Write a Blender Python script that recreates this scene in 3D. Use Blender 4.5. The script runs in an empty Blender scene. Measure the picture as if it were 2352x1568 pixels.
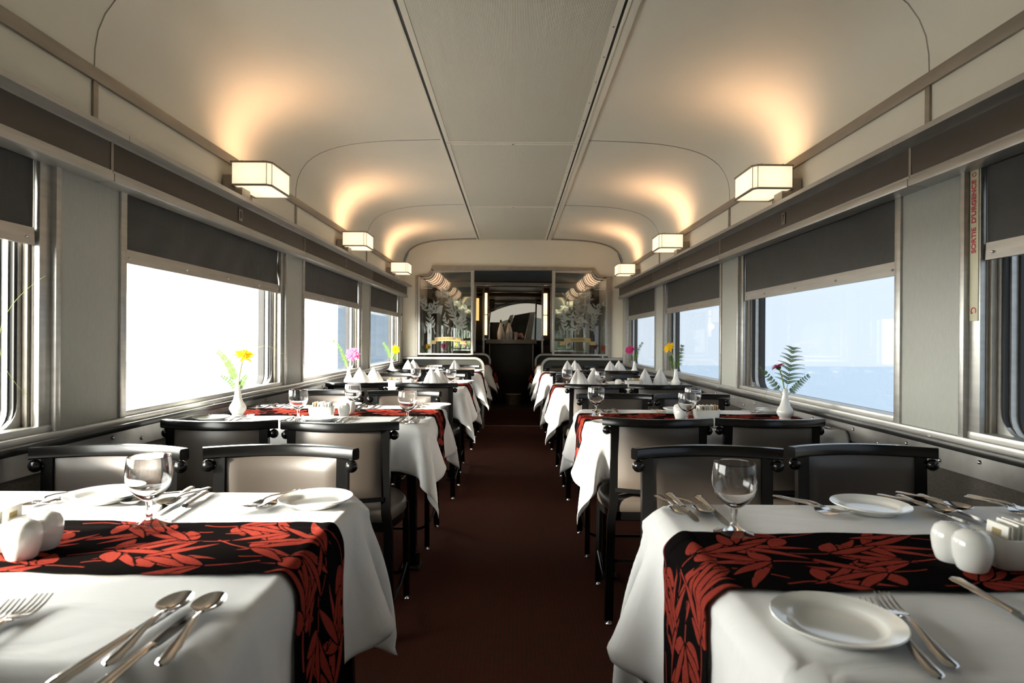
import bpy, bmesh, math, random
import numpy as np
from mathutils import Vector, Matrix
from mathutils.geometry import tessellate_polygon
C = bpy.context.scene.collection
SC = bpy.context.scene
R = math.radians
PI = math.pi
random.seed(7)

# ------------------------------------------------------------------ camera
FPX, HC, VPX, VPY, ROLL = 1400.0, 1.11, 1180.0, 780.0, R(0.38)
cam_d = bpy.data.cameras.new('camera')
cam = bpy.data.objects.new('camera', cam_d); C.objects.link(cam)
cam_d.sensor_width = 36.0
cam_d.lens = FPX / 2352 * 36.0
cam_d.shift_x = -(VPX - 1176) / 2352
cam_d.shift_y = -(784 - VPY) / 2352
cam_d.clip_start = 0.02
_r = Vector((math.cos(ROLL), 0, math.sin(ROLL))); _u = Vector((-math.sin(ROLL), 0, math.cos(ROLL))); _f = Vector((0, 1, 0))
m = Matrix.Identity(4)
for i in range(3):
    m[i][0] = _r[i]; m[i][1] = _u[i]; m[i][2] = -_f[i]
m[2][3] = HC
cam.matrix_world = m
cam_d.dof.use_dof = True
cam_d.dof.focus_distance = 2.6
cam_d.dof.aperture_fstop = 6.3
SC.camera = cam

# ------------------------------------------------------------------ exposure and sky
SC.view_settings.view_transform = 'Standard'
SC.view_settings.look = 'None'
SC.view_settings.gamma = 1.0
SC.view_settings.use_curve_mapping = False
SC.view_settings.exposure = 1.08
SC.cycles.use_denoising = True
SC.cycles.max_bounces = 9
SC.cycles.diffuse_bounces = 4
SC.cycles.glossy_bounces = 4
SC.cycles.transmission_bounces = 8
SC.cycles.transparent_max_bounces = 16
SC.cycles.sample_clamp_indirect = 4.0
SC.cycles.caustics_reflective = False
SC.cycles.caustics_refractive = True
SC.cycles.blur_glossy = 1.0
SC.cycles.use_adaptive_sampling = True
SC.cycles.adaptive_threshold = 0.02

SKY_LEFT = (8.5, 8.4, 7.9)
SKY_RIGHT = (0.405, 0.46, 0.53)
w = bpy.data.worlds.new('winter_haze'); SC.world = w
w.use_nodes = True
nt = w.node_tree; nt.nodes.clear()
_o = nt.nodes.new('ShaderNodeOutputWorld'); _b = nt.nodes.new('ShaderNodeBackground')
_t = nt.nodes.new('ShaderNodeTexCoord'); _s = nt.nodes.new('ShaderNodeSeparateXYZ'); _m = nt.nodes.new('ShaderNodeMapRange')
_x = nt.nodes.new('ShaderNodeMix'); _x.data_type = 'RGBA'
nt.links.new(_t.outputs['Generated'], _s.inputs[0]); nt.links.new(_s.outputs[0], _m.inputs[0])
_m.inputs[1].default_value = -0.35; _m.inputs[2].default_value = 0.15
nt.links.new(_m.outputs[0], _x.inputs[0])
_x.inputs[6].default_value = (*SKY_LEFT, 1); _x.inputs[7].default_value = (*SKY_RIGHT, 1)
nt.links.new(_x.outputs[2], _b.inputs[0]); _b.inputs[1].default_value = 1.0
nt.links.new(_b.outputs[0], _o.inputs[0])

sun_d = bpy.data.lights.new('sun', 'SUN'); sun_d.energy = 13.0; sun_d.angle = R(5); sun_d.color = (1.0, 0.90, 0.76)
sun = bpy.data.objects.new('sun', sun_d); C.objects.link(sun)
SUN_DIR = Vector((1.0, 0.62, -0.38)).normalized()
sun.rotation_euler = SUN_DIR.to_track_quat('-Z', 'Y').to_euler()
sun.location = (-6, -2, 4)

# ------------------------------------------------------------------ materials
def mat(name, col, rough=0.5, metal=0.0, coat=0.0, sheen=0.0, noise=None, bump=None, spec=0.5, emit=None):
    """noise=(scale,(sx,sy,sz),amount) varies the colour; bump=(scale,(sx,sy,sz),strength,distance)"""
    M = bpy.data.materials.new(name); M.use_nodes = True
    n = M.node_tree; b = n.nodes['Principled BSDF']
    b.inputs['Base Color'].default_value = (*col, 1); b.inputs['Roughness'].default_value = rough
    b.inputs['Metallic'].default_value = metal; b.inputs['Coat Weight'].default_value = coat
    b.inputs['Sheen Weight'].default_value = sheen; b.inputs['Specular IOR Level'].default_value = spec
    tc = n.nodes.new('ShaderNodeTexCoord')
    def tex(scale, sc):
        mp = n.nodes.new('ShaderNodeMapping'); mp.inputs['Scale'].default_value = sc
        n.links.new(tc.outputs['Object'], mp.inputs[0])
        t = n.nodes.new('ShaderNodeTexNoise'); t.inputs['Scale'].default_value = scale; t.inputs['Detail'].default_value = 4
        n.links.new(mp.outputs[0], t.inputs['Vector']); return t
    if noise:
        t = tex(noise[0], noise[1])
        mr = n.nodes.new('ShaderNodeMapRange'); mr.inputs[1].default_value = 0.25; mr.inputs[2].default_value = 0.75
        mr.inputs[3].default_value = 1 - noise[2]; mr.inputs[4].default_value = 1 + noise[2]
        n.links.new(t.outputs[0], mr.inputs[0])
        vm = n.nodes.new('ShaderNodeVectorMath'); vm.operation = 'SCALE'; vm.inputs[0].default_value = col
        n.links.new(mr.outputs[0], vm.inputs['Scale']); n.links.new(vm.outputs[0], b.inputs['Base Color'])
    if bump:
        t = tex(bump[0], bump[1]); bp = n.nodes.new('ShaderNodeBump')
        bp.inputs['Strength'].default_value = bump[2]; bp.inputs['Distance'].default_value = bump[3]
        n.links.new(t.outputs[0], bp.inputs['Height']); n.links.new(bp.outputs[0], b.inputs['Normal'])
    if emit:
        b.inputs['Emission Color'].default_value = (*emit[0], 1); b.inputs['Emission Strength'].default_value = emit[1]
    return M

CREAM = (0.84, 0.785, 0.655)
M = {}
M['cream'] = mat('cream_paint', CREAM, 0.55, noise=(3, (1, 1, 1), 0.03), bump=(60, (1, 1, 1), 0.08, 0.002))
M['ceil'] = mat('ceiling_paint', (0.82, 0.77, 0.645), 0.6, noise=(2, (1, 1, 1), 0.03))
M['grey'] = mat('grey_laminate', (0.42, 0.425, 0.38), 0.5, noise=(40, (6, 6, 1), 0.06), bump=(180, (1, 1, 1), 0.1, 0.001))
M['brown'] = mat('bronze_brown_panel', (0.068, 0.053, 0.039), 0.45, metal=0.2, noise=(30, (1, 1, 1), 0.06))
M['alu'] = mat('brushed_aluminium', (0.46, 0.45, 0.42), 0.36, metal=0.75, noise=(18, (1, 0.3, 3), 0.12), bump=(120, (1, 0.05, 1), 0.12, 0.001))
M['alu_dull'] = mat('dull_aluminium', (0.33, 0.295, 0.25), 0.5, metal=0.8, noise=(14, (1, 0.3, 2), 0.12))
M['alu_plate'] = mat('worn_aluminium_plate', (0.40, 0.385, 0.36), 0.4, metal=0.85, noise=(9, (1, 1, 1), 0.22))
M['rubber'] = mat('black_rubber', (0.012, 0.012, 0.012), 0.55)
M['rail'] = mat('dark_metal_rail', (0.035, 0.034, 0.03), 0.3, metal=0.6)
M['fabric_wall'] = mat('dark_wall_fabric', (0.060, 0.053, 0.043), 0.9, noise=(260, (1, 0.4, 1), 0.35), bump=(260, (1, 0.4, 1), 0.5, 0.002))
M['shade'] = mat('charcoal_blind_fabric', (0.042, 0.041, 0.036), 0.62, noise=(9, (1, 1, 4), 0.10), bump=(7, (1, 2, 1), 0.25, 0.02))
M['black'] = mat('black_lacquer', (0.003, 0.003, 0.003), 0.22, spec=0.4)
M['vinyl'] = mat('taupe_vinyl', (0.047, 0.038, 0.031), 0.42, bump=(220, (1, 1, 1), 0.12, 0.001), noise=(12, (1, 1, 1), 0.05))
M['chrome'] = mat('chrome', (0.7, 0.7, 0.7), 0.12, metal=1)
M['steel'] = mat('polished_cutlery_steel', (0.52, 0.51, 0.50), 0.10, metal=1)
M['china'] = mat('white_china', (0.84, 0.84, 0.80), 0.12, coat=0.4)
M['paper'] = mat('white_paper', (0.80, 0.78, 0.72), 0.8)
M['paper_tan'] = mat('tan_paper', (0.62, 0.45, 0.25), 0.8)
M['dark'] = mat('very_dark_laminate', (0.008, 0.008, 0.008), 0.45)
M['greypanel'] = mat('dark_grey_panel', (0.030, 0.031, 0.026), 0.6, spec=0.2)
M['lowceil'] = mat('blue_grey_ceiling', (0.09, 0.13, 0.17), 0.85, spec=0.05)
M['fcore'] = mat('flower_heart', (0.45, 0.32, 0.03), 0.8)
M['red_ink'] = mat('red_ink', (0.55, 0.04, 0.06), 0.6)
M['label'] = mat('cream_plastic_label', (0.66, 0.62, 0.42), 0.4)
M['plate_grey'] = mat('grey_number_plate', (0.22, 0.20, 0.17), 0.4, metal=0.4)
M['ink'] = mat('black_ink', (0.01, 0.01, 0.01), 0.6)
M['gold'] = mat('gold_leaf_banner', (0.27, 0.20, 0.075), 0.6)
M['mirror'] = mat('tinted_mirror', (0.80, 0.86, 0.82), 0.02, metal=1)
M['snow'] = mat('snowy_ground', (0.35, 0.36, 0.38), 0.9, spec=0.0)
M['haze_ground'] = mat('ground_toned_to_haze', (0.060, 0.078, 0.105), 0.9, spec=0.0)  # ground darkened and blued so it merges with the hazy sky
M['railcar'] = mat('pale_blue_metal_siding', (0.38, 0.47, 0.55), 0.5, noise=(2, (1, 0.2, 4), 0.1))
M['woodbrown'] = mat('dark_brown_panel', (0.05, 0.03, 0.018), 0.3)
M['pink'] = mat('pink_bow', (0.5, 0.25, 0.22), 0.6)
M['yellow_glow'] = mat('self_glowing_yellow', (0.6, 0.42, 0.16), 0.5, emit=((1.0, 0.65, 0.22), 0.5))  # the yellow lit look is put in as emission

def cloth_mat():
    Mx = bpy.data.materials.new('white_table_linen'); Mx.use_nodes = True
    n = Mx.node_tree; n.nodes.clear()
    o = n.nodes.new('ShaderNodeOutputMaterial'); p = n.nodes.new('ShaderNodeBsdfPrincipled')
    p.inputs['Base Color'].default_value = (0.84, 0.84, 0.835, 1); p.inputs['Roughness'].default_value = 0.8
    p.inputs['Sheen Weight'].default_value = 0.15; p.inputs['Specular IOR Level'].default_value = 0.25
    t = n.nodes.new('ShaderNodeBsdfTranslucent'); t.inputs[0].default_value = (0.8, 0.79, 0.76, 1)
    mx = n.nodes.new('ShaderNodeMixShader'); mx.inputs[0].default_value = 0.14
    tc = n.nodes.new('ShaderNodeTexCoord')
    n1 = n.nodes.new('ShaderNodeTexNoise'); n1.inputs['Scale'].default_value = 5; n1.inputs['Detail'].default_value = 3; n1.inputs['Distortion'].default_value = 0.6
    mp = n.nodes.new('ShaderNodeMapping'); mp.inputs['Scale'].default_value = (1, 2.6, 1); mp.inputs['Rotation'].default_value = (0, 0, 0.5)
    n.links.new(tc.outputs['Object'], mp.inputs[0]); n.links.new(mp.outputs[0], n1.inputs['Vector'])
    b1 = n.nodes.new('ShaderNodeBump'); b1.inputs['Strength'].default_value = 0.5; b1.inputs['Distance'].default_value = 0.012
    n2 = n.nodes.new('ShaderNodeTexNoise'); n2.inputs['Scale'].default_value = 700
    n.links.new(tc.outputs['Object'], n2.inputs['Vector'])
    b2 = n.nodes.new('ShaderNodeBump'); b2.inputs['Strength'].default_value = 0.15; b2.inputs['Distance'].default_value = 0.0008
    n.links.new(n1.outputs[0], b1.inputs['Height']); n.links.new(n2.outputs[0], b2.inputs['Height'])
    n.links.new(b1.outputs[0], b2.inputs['Normal']); n.links.new(b2.outputs[0], p.inputs['Normal']); n.links.new(b1.outputs[0], t.inputs['Normal'])
    n.links.new(p.outputs[0], mx.inputs[1]); n.links.new(t.outputs[0], mx.inputs[2]); n.links.new(mx.outputs[0], o.inputs[0])
    return Mx
M['cloth'] = cloth_mat()

def runner_mat():
    Mx = bpy.data.materials.new('red_and_black_leaf_jacquard'); Mx.use_nodes = True
    n = Mx.node_tree; p = n.nodes['Principled BSDF']
    a = n.nodes.new('ShaderNodeAttribute'); a.attribute_name = 'leaf'
    mr = n.nodes.new('ShaderNodeMapRange'); mr.inputs[1].default_value = -0.0003; mr.inputs[2].default_value = 0.0003
    n.links.new(a.outputs['Fac'], mr.inputs[0])
    tc = n.nodes.new('ShaderNodeTexCoord'); nz = n.nodes.new('ShaderNodeTexNoise'); nz.inputs['Scale'].default_value = 420; nz.inputs['Detail'].default_value = 3
    n.links.new(tc.outputs['Object'], nz.inputs['Vector'])
    rr = n.nodes.new('ShaderNodeMix'); rr.data_type = 'RGBA'
    rr.inputs[6].default_value = (0.15, 0.013, 0.011, 1); rr.inputs[7].default_value = (0.31, 0.055, 0.036, 1)
    n.links.new(nz.outputs[0], rr.inputs[0])
    mx = n.nodes.new('ShaderNodeMix'); mx.data_type = 'RGBA'; mx.inputs[6].default_value = (0.006, 0.005, 0.005, 1)
    n.links.new(rr.outputs[2], mx.inputs[7]); n.links.new(mr.outputs[0], mx.inputs[0]); n.links.new(mx.outputs[2], p.inputs['Base Color'])
    p.inputs['Roughness'].default_value = 0.8; p.inputs['Specular IOR Level'].default_value = 0.0
    ad = n.nodes.new('ShaderNodeMath'); ad.operation = 'MULTIPLY_ADD'; ad.inputs[1].default_value = 0.35
    n.links.new(nz.outputs[0], ad.inputs[0]); n.links.new(mr.outputs[0], ad.inputs[2])
    bp = n.nodes.new('ShaderNodeBump'); bp.inputs['Strength'].default_value = 0.5; bp.inputs['Distance'].default_value = 0.0015
    n.links.new(ad.outputs[0], bp.inputs['Height']); n.links.new(bp.outputs[0], p.inputs['Normal'])
    return Mx
M['runner'] = runner_mat()
def mix_through(name, col, fac, kind='TRANSLUCENT', rough=0.6):
    Mx = bpy.data.materials.new(name); Mx.use_nodes = True
    n = Mx.node_tree; n.nodes.clear(); o = n.nodes.new('ShaderNodeOutputMaterial'); d = n.nodes.new('ShaderNodeBsdfPrincipled')
    d.inputs['Base Color'].default_value = (*col, 1); d.inputs['Roughness'].default_value = rough; d.inputs['Specular IOR Level'].default_value = 0.2
    t = n.nodes.new('ShaderNodeBsdfTranslucent' if kind == 'TRANSLUCENT' else 'ShaderNodeBsdfTransparent')
    if kind == 'TRANSLUCENT': t.inputs[0].default_value = (*[min(1, c * 1.3 + 0.02) for c in col], 1)
    x = n.nodes.new('ShaderNodeMixShader'); x.inputs[0].default_value = fac
    n.links.new(d.outputs[0], x.inputs[1]); n.links.new(t.outputs[0], x.inputs[2]); n.links.new(x.outputs[0], o.inputs[0]); return Mx
M['etch'] = mix_through('frosted_etching', (0.40, 0.42, 0.38), 0.35, 'CLEAR')
M['leaf'] = mix_through('fern_green', (0.06, 0.135, 0.02), 0.12)
M['stem'] = mix_through('stem_green', (0.30, 0.38, 0.10), 0.12)
for k_, nm_, c_ in (('petal_y', 'yellow_petal', (0.95, 0.58, 0.01)), ('petal_p', 'pink_petal', (0.74, 0.16, 0.34)), ('petal_m', 'magenta_petal', (0.52, 0.04, 0.18)), ('petal_v', 'purple_petal', (0.25, 0.05, 0.25)), ('petal_o', 'orange_red_petal', (0.62, 0.09, 0.02))):
    M[k_] = mix_through(nm_, c_, 0.25)

def pane_mat(name, tint=(1, 1, 1), refl=1.0):
    Mx = bpy.data.materials.new(name); Mx.use_nodes = True
    n = Mx.node_tree; n.nodes.clear()
    o = n.nodes.new('ShaderNodeOutputMaterial'); t = n.nodes.new('ShaderNodeBsdfTransparent'); t.inputs[0].default_value = (*tint, 1)
    g = n.nodes.new('ShaderNodeBsdfGlossy'); g.inputs['Roughness'].default_value = 0.01
    lw = n.nodes.new('ShaderNodeLayerWeight'); lw.inputs[0].default_value = 0.5
    pw = n.nodes.new('ShaderNodeMath'); pw.operation = 'POWER'; pw.inputs[1].default_value = 5.0; n.links.new(lw.outputs['Facing'], pw.inputs[0])
    f = n.nodes.new('ShaderNodeMath'); f.operation = 'MULTIPLY_ADD'; f.inputs[1].default_value = 0.9; f.inputs[2].default_value = 0.04; n.links.new(pw.outputs[0], f.inputs[0])
    mu = n.nodes.new('ShaderNodeMath'); mu.operation = 'MULTIPLY'; mu.inputs[1].default_value = refl; mu.use_clamp = True
    mx = n.nodes.new('ShaderNodeMixShader')
    n.links.new(f.outputs[0], mu.inputs[0]); n.links.new(mu.outputs[0], mx.inputs[0]); n.links.new(t.outputs[0], mx.inputs[1]); n.links.new(g.outputs[0], mx.inputs[2]); n.links.new(mx.outputs[0], o.inputs[0])
    return Mx
M['pane'] = pane_mat('window_glass', (0.98, 0.99, 0.985), 0.35)
M['gpane'] = pane_mat('screen_glass', (0.93, 0.96, 0.94), 1.5)
def drink_glass():
    Mx = bpy.data.materials.new('clear_glass'); Mx.use_nodes = True
    n = Mx.node_tree; n.nodes.clear()
    o = n.nodes.new('ShaderNodeOutputMaterial'); g = n.nodes.new('ShaderNodeBsdfGlass'); g.inputs['Roughness'].default_value = 0.0; g.inputs['IOR'].default_value = 1.45
    n.links.new(g.outputs[0], o.inputs[0]); return Mx
M['glass'] = drink_glass()

def shade_mat():
    Mx = bpy.data.materials.new('glowing_lamp_shade'); Mx.use_nodes = True
    n = Mx.node_tree; p = n.nodes['Principled BSDF']
    p.inputs['Base Color'].default_value = (0.75, 0.66, 0.52, 1); p.inputs['Roughness'].default_value = 0.5
    tc = n.nodes.new('ShaderNodeTexCoord'); v = n.nodes.new('ShaderNodeVectorMath'); v.operation = 'LENGTH'
    mp = n.nodes.new('ShaderNodeMapping'); mp.inputs['Scale'].default_value = (6.5, 5.0, 9.0)
    n.links.new(tc.outputs['Object'], mp.inputs[0]); n.links.new(mp.outputs[0], v.inputs[0])
    mr = n.nodes.new('ShaderNodeMapRange'); mr.interpolation_type = 'SMOOTHSTEP'; mr.inputs[1].default_value = 0.45; mr.inputs[2].default_value = 1.25
    mr.inputs[3].default_value = 1.0; mr.inputs[4].default_value = 0.0
    n.links.new(v.outputs['Value'], mr.inputs[0])
    mx = n.nodes.new('ShaderNodeMix'); mx.data_type = 'RGBA'
    mx.inputs[6].default_value = (0.86, 0.62, 0.44, 1); mx.inputs[7].default_value = (1.6, 1.30, 0.88, 1)
    n.links.new(mr.outputs[0], mx.inputs[0]); n.links.new(mx.outputs[2], p.inputs['Emission Color']); p.inputs['Emission Strength'].default_value = 0.41
    return Mx
M['lampshade'] = shade_mat()
M['tubeglow'] = mat('glowing_tube_diffuser', (0.8, 0.7, 0.5), 0.4, emit=((1.0, 0.66, 0.42), 0.75))
M['coveglow'] = mat('ribbed_cove_diffuser', (0.7, 0.6, 0.5), 0.4, emit=((1.0, 0.60, 0.38), 0.55))

def carpet_mat():
    Mx = bpy.data.materials.new('red_brown_carpet'); Mx.use_nodes = True
    n = Mx.node_tree; p = n.nodes['Principled BSDF']; p.inputs['Roughness'].default_value = 0.95; p.inputs['Specular IOR Level'].default_value = 0.1
    tc = n.nodes.new('ShaderNodeTexCoord'); br = n.nodes.new('ShaderNodeTexBrick')
    br.inputs['Scale'].default_value = 1.0; br.inputs['Brick Width'].default_value = 0.016; br.inputs['Row Height'].default_value = 0.012
    br.inputs['Mortar Size'].default_value = 0.0016; br.offset = 0.0
    br.inputs['Color1'].default_value = (0.088, 0.020, 0.013, 1); br.inputs['Color2'].default_value = (0.078, 0.017, 0.011, 1); br.inputs['Mortar'].default_value = (0.036, 0.024, 0.016, 1)
    n.links.new(tc.outputs['Object'], br.inputs['Vector'])
    nz = n.nodes.new('ShaderNodeTexNoise'); nz.inputs['Scale'].default_value = 400; n.links.new(tc.outputs['Object'], nz.inputs['Vector'])
    mx = n.nodes.new('ShaderNodeMix'); mx.data_type = 'RGBA'; mx.blend_type = 'MULTIPLY'; mx.inputs[0].default_value = 0.6
    n.links.new(br.outputs[0], mx.inputs[6]); n.links.new(nz.outputs[0], mx.inputs[7]); n.links.new(mx.outputs[2], p.inputs['Base Color'])
    bp = n.nodes.new('ShaderNodeBump'); bp.inputs['Strength'].default_value = 0.5; bp.inputs['Distance'].default_value = 0.003
    n.links.new(nz.outputs[0], bp.inputs['Height']); n.links.new(bp.outputs[0], p.inputs['Normal'])
    return Mx
M['carpet'] = carpet_mat()

def ridged_mat():
    Mx = bpy.data.materials.new('ridged_ceiling_panel'); Mx.use_nodes = True
    n = Mx.node_tree; p = n.nodes['Principled BSDF']; p.inputs['Roughness'].default_value = 0.55
    tc = n.nodes.new('ShaderNodeTexCoord'); wv = n.nodes.new('ShaderNodeTexWave'); wv.wave_type = 'BANDS'; wv.bands_direction = 'X'
    wv.inputs['Scale'].default_value = 50.0
    n.links.new(tc.outputs['Object'], wv.inputs['Vector'])
    mx = n.nodes.new('ShaderNodeMix'); mx.data_type = 'RGBA'; mx.inputs[6].default_value = (0.56, 0.52, 0.425, 1); mx.inputs[7].default_value = (0.76, 0.715, 0.59, 1)
    n.links.new(wv.outputs['Fac'], mx.inputs[0]); n.links.new(mx.outputs[2], p.inputs['Base Color'])
    bp = n.nodes.new('ShaderNodeBump'); bp.inputs['Strength'].default_value = 0.4; bp.inputs['Distance'].default_value = 0.002
    n.links.new(wv.outputs['Fac'], bp.inputs['Height']); n.links.new(bp.outputs[0], p.inputs['Normal'])
    return Mx
M['ridged'] = ridged_mat()

# ------------------------------------------------------------------ object helpers
def link(name, me, material, parent=None, smooth=True, loc=None):
    o = bpy.data.objects.new(name, me)
    if material is not None:
        for mm in (material if isinstance(material, (list, tuple)) else [material]):
            me.materials.append(mm)
    if smooth:
        me.shade_smooth()
        try: me.set_sharp_from_angle(angle=R(38))
        except Exception: pass
    C.objects.link(o)
    if parent is not None: o.parent = parent
    if loc is not None: o.location = loc
    return o
def tag(o, label, cat, group=None, kind=None):
    o['label'] = label; o['category'] = cat
    if group: o['group'] = group
    if kind: o['kind'] = kind
    return o
def struct(o, label=None):
    o['kind'] = 'structure'
    if label: o['label'] = label
    return o
def empty(name, loc=(0, 0, 0), rz=0, label=None, cat=None, group=None):
    o = bpy.data.objects.new(name, None); C.objects.link(o); o.location = loc; o.rotation_euler = (0, 0, rz)
    o.empty_display_size = 0.05
    if label: tag(o, label, cat, group)
    return o
def dup(root, loc, rz, label, group=None, scale=None):
    r = root.copy(); C.objects.link(r); r.location = loc; r.rotation_euler = (0, 0, rz); r['label'] = label
    if group: r['group'] = group
    if scale: r.scale = scale
    for ch in list(root.children):
        c = ch.copy(); C.objects.link(c); c.parent = r
        for g in list(ch.children):
            d = g.copy(); C.objects.link(d); d.parent = c
    return r

class MB:
    def __init__(s): s.v = []; s.f = []
    def add(s, vs, fs):
        k = len(s.v); s.v += [tuple(p) for p in vs]; s.f += [tuple(i + k for i in f) for f in fs]
    def box(s, x0, x1, y0, y1, z0, z1, bev=0.0):
        x0, x1 = min(x0, x1), max(x0, x1); y0, y1 = min(y0, y1), max(y0, y1)
        if bev <= 0:
            s.add([(x, y, z) for z in (z0, z1) for y in (y0, y1) for x in (x0, x1)],
                  [(0, 2, 3, 1), (4, 5, 7, 6), (0, 1, 5, 4), (2, 6, 7, 3), (0, 4, 6, 2), (1, 3, 7, 5)]); return
        bm = bmesh.new(); bmesh.ops.create_cube(bm, size=1)
        for vtx in bm.verts:
            vtx.co = Vector(((x0 + x1) / 2 + vtx.co.x * (x1 - x0), (y0 + y1) / 2 + vtx.co.y * (y1 - y0), (z0 + z1) / 2 + vtx.co.z * (z1 - z0)))
        bmesh.ops.bevel(bm, geom=bm.edges[:], offset=min(bev, (x1-x0)*.45, (y1-y0)*.45, (z1-z0)*.45), segments=2, profile=0.6, affect='EDGES')
        s.bm(bm)
    def bm(s, bm):
        bm.verts.index_update()
        s.add([v.co.copy() for v in bm.verts], [[v.index for v in f.verts] for f in bm.faces]); bm.free()
    def tube(s, pts, r, n=8, closed=False, cap=True):
        pts = [Vector(p) for p in pts]; m_ = len(pts); rr = r if isinstance(r, (list, tuple)) else [r] * m_
        up = None; vs = []; fs = []
        for i, p in enumerate(pts):
            if closed: t = (pts[(i + 1) % m_] - pts[i - 1]).normalized()
            else: t = (pts[min(i + 1, m_ - 1)] - pts[max(i - 1, 0)]).normalized()
            if up is None:
                up = Vector((0, 0, 1)) if abs(t.z) < 0.9 else Vector((1, 0, 0))
            a = (up - t * up.dot(t)).normalized(); b = t.cross(a); up = a
            for k in range(n):
                th = 2 * PI * (k + 0.5) / n
                vs.append(p + (a * math.cos(th) + b * math.sin(th)) * rr[i])
        for i in range(m_ if closed else m_ - 1):
            j = (i + 1) % m_
            for k in range(n):
                l = (k + 1) % n
                fs.append((i * n + k, i * n + l, j * n + l, j * n + k))
        if cap and not closed:
            fs.append(tuple(range(n))[::-1]); fs.append(tuple((m_ - 1) * n + k for k in range(n)))
        s.add(vs, fs)
    def sweep(s, pts, sec, up=(0, 0, 1), closed=False):
        """sec: list of (a,b): a along side vector, b along up"""
        pts = [Vector(p) for p in pts]; m_ = len(pts); n = len(sec); vs = []; fs = []; U = Vector(up)
        for i, p in enumerate(pts):
            if closed: t = (pts[(i + 1) % m_] - pts[i - 1]).normalized()
            else: t = (pts[min(i + 1, m_ - 1)] - pts[max(i - 1, 0)]).normalized()
            side = t.cross(U).normalized()
            # mitre
            k = 1.0
            if 0 < i < m_ - 1 or closed:
                t1 = (p - pts[i - 1]).normalized(); k = 1 / max(0.5, t1.dot(t))
            sc_ = sec(i / (m_ - 1)) if callable(sec) else sec
            for a, b in sc_: vs.append(p + side * a * k + U * b)
        n = len(sc_)
        for i in range(m_ if closed else m_ - 1):
            j = (i + 1) % m_
            for q in range(n):
                l = (q + 1) % n
                fs.append((i * n + q, i * n + l, j * n + l, j * n + q))
        if not closed:
            fs.append(tuple(range(n))[::-1]); fs.append(tuple((m_ - 1) * n + q for q in range(n)))
        s.add(vs, fs)
    def lathe(s, prof, n=28, c=(0, 0, 0), close=False, sx=1, sy=1):
        vs = []; fs = []; m_ = len(prof)
        for r_, z in prof:
            for k in range(n):
                th = 2 * PI * k / n
                vs.append((c[0] + r_ * sx * math.cos(th), c[1] + r_ * sy * math.sin(th), c[2] + z))
        for i in range(m_ if close else m_ - 1):
            j = (i + 1) % m_
            for k in range(n):
                l = (k + 1) % n
                fs.append((i * n + k, i * n + l, j * n + l, j * n + k))
        if not close:
            if prof[0][0] > 1e-6: fs.append(tuple(range(n))[::-1])
            if prof[-1][0] > 1e-6: fs.append(tuple((m_ - 1) * n + k for k in range(n)))
        s.add(vs, fs)
    def sphere(s, c, r, n=14, sz=1.0):
        prof = [(max(1e-5, r * math.sin(PI * i / 8)), -r * sz * math.cos(PI * i / 8)) for i in range(9)]
        s.lathe(prof, n, c)
    def prism(s, poly, axis, a, b):
        """poly: 2-D outline; axis 'x': poly=(y,z); 'y': poly=(x,z); 'z': poly=(x,y); extruded a..b"""
        f3 = {'x': lambda p, t: (t, p[0], p[1]), 'y': lambda p, t: (p[0], t, p[1]), 'z': lambda p, t: (p[0], p[1], t)}[axis]
        n = len(poly); tri = tessellate_polygon([[Vector((p[0], p[1], 0)) for p in poly]])
        vs = [f3(p, a) for p in poly] + [f3(p, b) for p in poly]
        fs = [tuple(t) for t in tri] + [tuple(i + n for i in reversed(t)) for t in tri] + [(i, (i + 1) % n, n + (i + 1) % n, n + i) for i in range(n)]
        s.add(vs, fs)
    def mesh(s, name='m', fixn=True):
        me = bpy.data.meshes.new(name); me.from_pydata(s.v, [], s.f)
        if fixn:
            bm = bmesh.new(); bm.from_mesh(me); bmesh.ops.remove_doubles(bm, verts=bm.verts, dist=1e-6)
            bmesh.ops.recalc_face_normals(bm, faces=bm.faces); bm.to_mesh(me); bm.free()
        me.update(); return me
    def build(s, name, material, parent=None, smooth=True, loc=None):
        return link(name, s.mesh(name), material, parent, smooth, loc)

def text_mesh(txt, size, depth=0.0006, bold=0.0):
    cu = bpy.data.curves.new('t', 'FONT'); cu.body = txt; cu.size = size; cu.extrude = depth / 2; cu.offset = bold; cu.align_x = 'CENTER'; cu.align_y = 'CENTER'
    o = bpy.data.objects.new('t', cu); C.objects.link(o)
    bpy.context.view_layer.update()
    me = bpy.data.meshes.new_from_object(o.evaluated_get(bpy.context.evaluated_depsgraph_get()))
    bpy.data.objects.remove(o); return me

def at(u, v, z):
    """a point of the horizontal plane z, read from the photograph"""
    du = (u - VPX) / FPX; dv = (v - VPY) / FPX
    d = _r * du + _f - _u * dv
    k = (z - HC) / d.z
    return Vector((d.x * k, d.y * k, z))

# ------------------------------------------------------------------ the shell
XW, XG = 1.39, 1.455          # wall face, glass plane
P = 1.855                     # bay pitch
Y0 = 2.01                     # first joint
D, D2 = 7.63, 9.77            # the two screens
YB, YE = -1.7, 13.2
ZT = 0.75                     # table top
JOINTS = [Y0 + P * k for k in range(-2, 3)]
WINS = [(2.18 + P * k, 3.645 + P * k) for k in (-1, 0, 1, 2)]
ZS, ZW = 0.842, 1.66

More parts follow.
